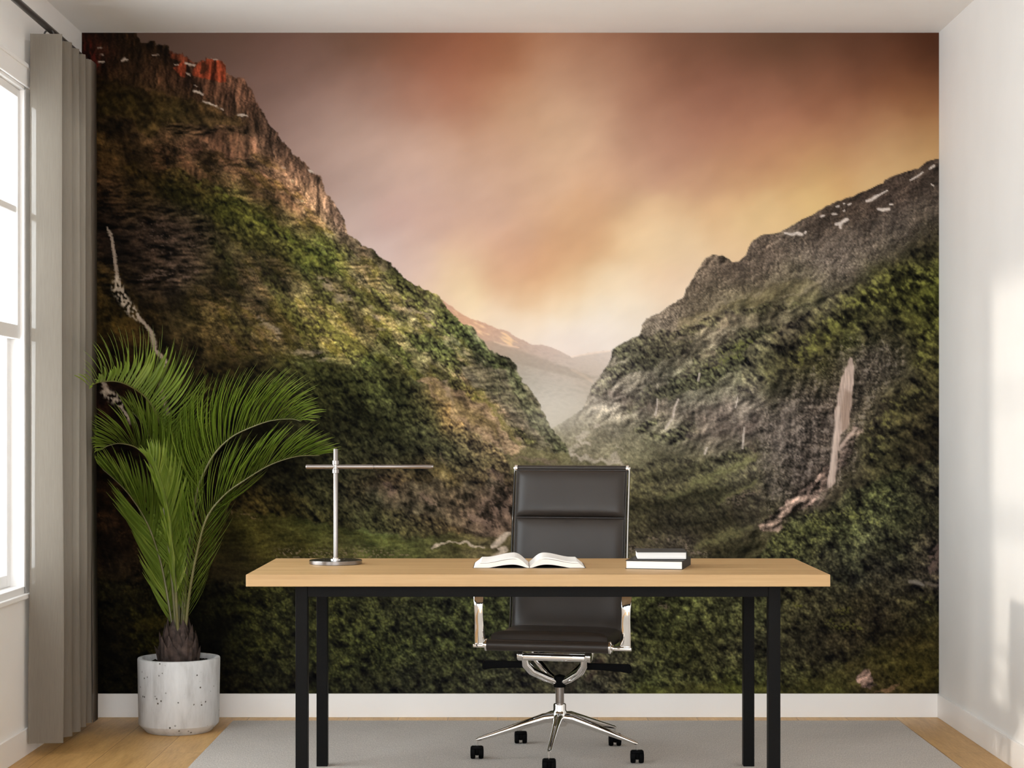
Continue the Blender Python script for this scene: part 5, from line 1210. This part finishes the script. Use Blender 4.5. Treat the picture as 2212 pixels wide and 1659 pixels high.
# the arching leaf to the upper left
frond([(384, 1395, 0), (380, 1300, 0.0), (373, 1200, 0.0), (364, 1080, 0.0), (352, 950, 0.0), (338, 895, -.04), (316, 860, -.10), (286, 837, -.18), (252, 824, -.26), (214, 826, -.34), (192, 836, -.38)], 84, 0.30, (0.62, -0.25, 0.75), spread=0.22, start=0.34, lift=0.85, fwd=(0.75, 0.35), seed=11, droop=0.02, curl=0.35)
# the big arching leaf to the right
frond([(393, 1395, 0), (400, 1290, -.01), (408, 1180, -.03), (424, 1070, -.06), (446, 1010, -.08), (470, 972, -.10), (502, 943, -.12), (540, 924, -.14), (584, 909, -.16), (628, 905, -.18), (650, 910, -.19)], 125, 0.31, (-0.50, -0.30, 0.8), spread=0.20, start=0.30, lift=0.80, fwd=(0.95, 0.55), seed=23, droop=0.01, curl=0.75)
# the long low leaf to the right
frond([(397, 1395, 0), (408, 1290, -.02), (424, 1200, -.05), (446, 1120, -.08), (484, 1070, -.10), (530, 1036, -.13), (584, 1004, -.15), (640, 986, -.17), (690, 984, -.18)], 105, 0.27, (-0.45, -0.30, 0.8), spread=0.22, start=0.10, lift=0.62, fwd=(1.0, 0.9), seed=31, droop=0.01, curl=0.6, flip=0.5)
# the leaf arching left over the curtain edge
frond([(382, 1395, 0), (374, 1280, .0), (362, 1160, .0), (346, 1060, .0), (324, 1000, -.02), (296, 968, -.05), (262, 958, -.08), (236, 962, -.10), (218, 972, -.11)], 84, 0.27, (0.40, -0.35, 0.8), spread=0.22, start=0.32, lift=0.75, fwd=(0.9, 0.7), seed=41, droop=0.01, curl=0.55, flip=0.25)
# the lower left leaf
frond([(378, 1395, 0), (364, 1300, .02), (346, 1210, .02), (318, 1130, .0), (282, 1072, -.03), (248, 1036, -.06), (222, 1014, -.08)], 84, 0.25, (0.45, -0.40, 0.8), spread=0.25, start=0.10, lift=0.50, fwd=(1.0, 1.0), seed=53, droop=0.02, curl=0.45, flip=0.6)
# the leaf facing the room
frond([(386, 1395, -.03), (380, 1290, -.06), (374, 1200, -.09), (366, 1120, -.12), (354, 1060, -.14), (338, 1010, -.16), (322, 985, -.17)], 64, 0.20, (0.55, -0.60, 0.5), spread=0.40, start=0.26, lift=0.30, fwd=(1.15, 0.8), seed=67, droop=0.03, curl=0.4)
# inner leaves standing behind
frond([(388, 1395, .03), (378, 1250, .06), (366, 1120, .07), (346, 1010, .06), (318, 930, .04), (286, 890, .02)], 54, 0.25, (0.45, -0.35, 0.75), spread=0.28, start=0.34, lift=0.6, fwd=(0.95, 0.8), seed=71, droop=0.02, curl=0.4)
frond([(391, 1395, .0), (396, 1290, .02), (402, 1180, .04), (410, 1080, .05), (420, 1000, .05), (430, 950, .05)], 60, 0.22, (-0.45, -0.55, 0.6), spread=0.45, start=0.16, lift=0.30, fwd=(1.2, 1.1), seed=83, droop=0.01, curl=0.3)
frond([(385, 1395, .02), (387, 1280, .05), (389, 1160, .07), (388, 1060, .08), (384, 980, .08), (378, 925, .08)], 56, 0.24, (0.1, -0.6, 0.7), spread=0.42, start=0.20, lift=0.25, fwd=(1.2, 1.1), seed=97, droop=0.01, curl=0.3)
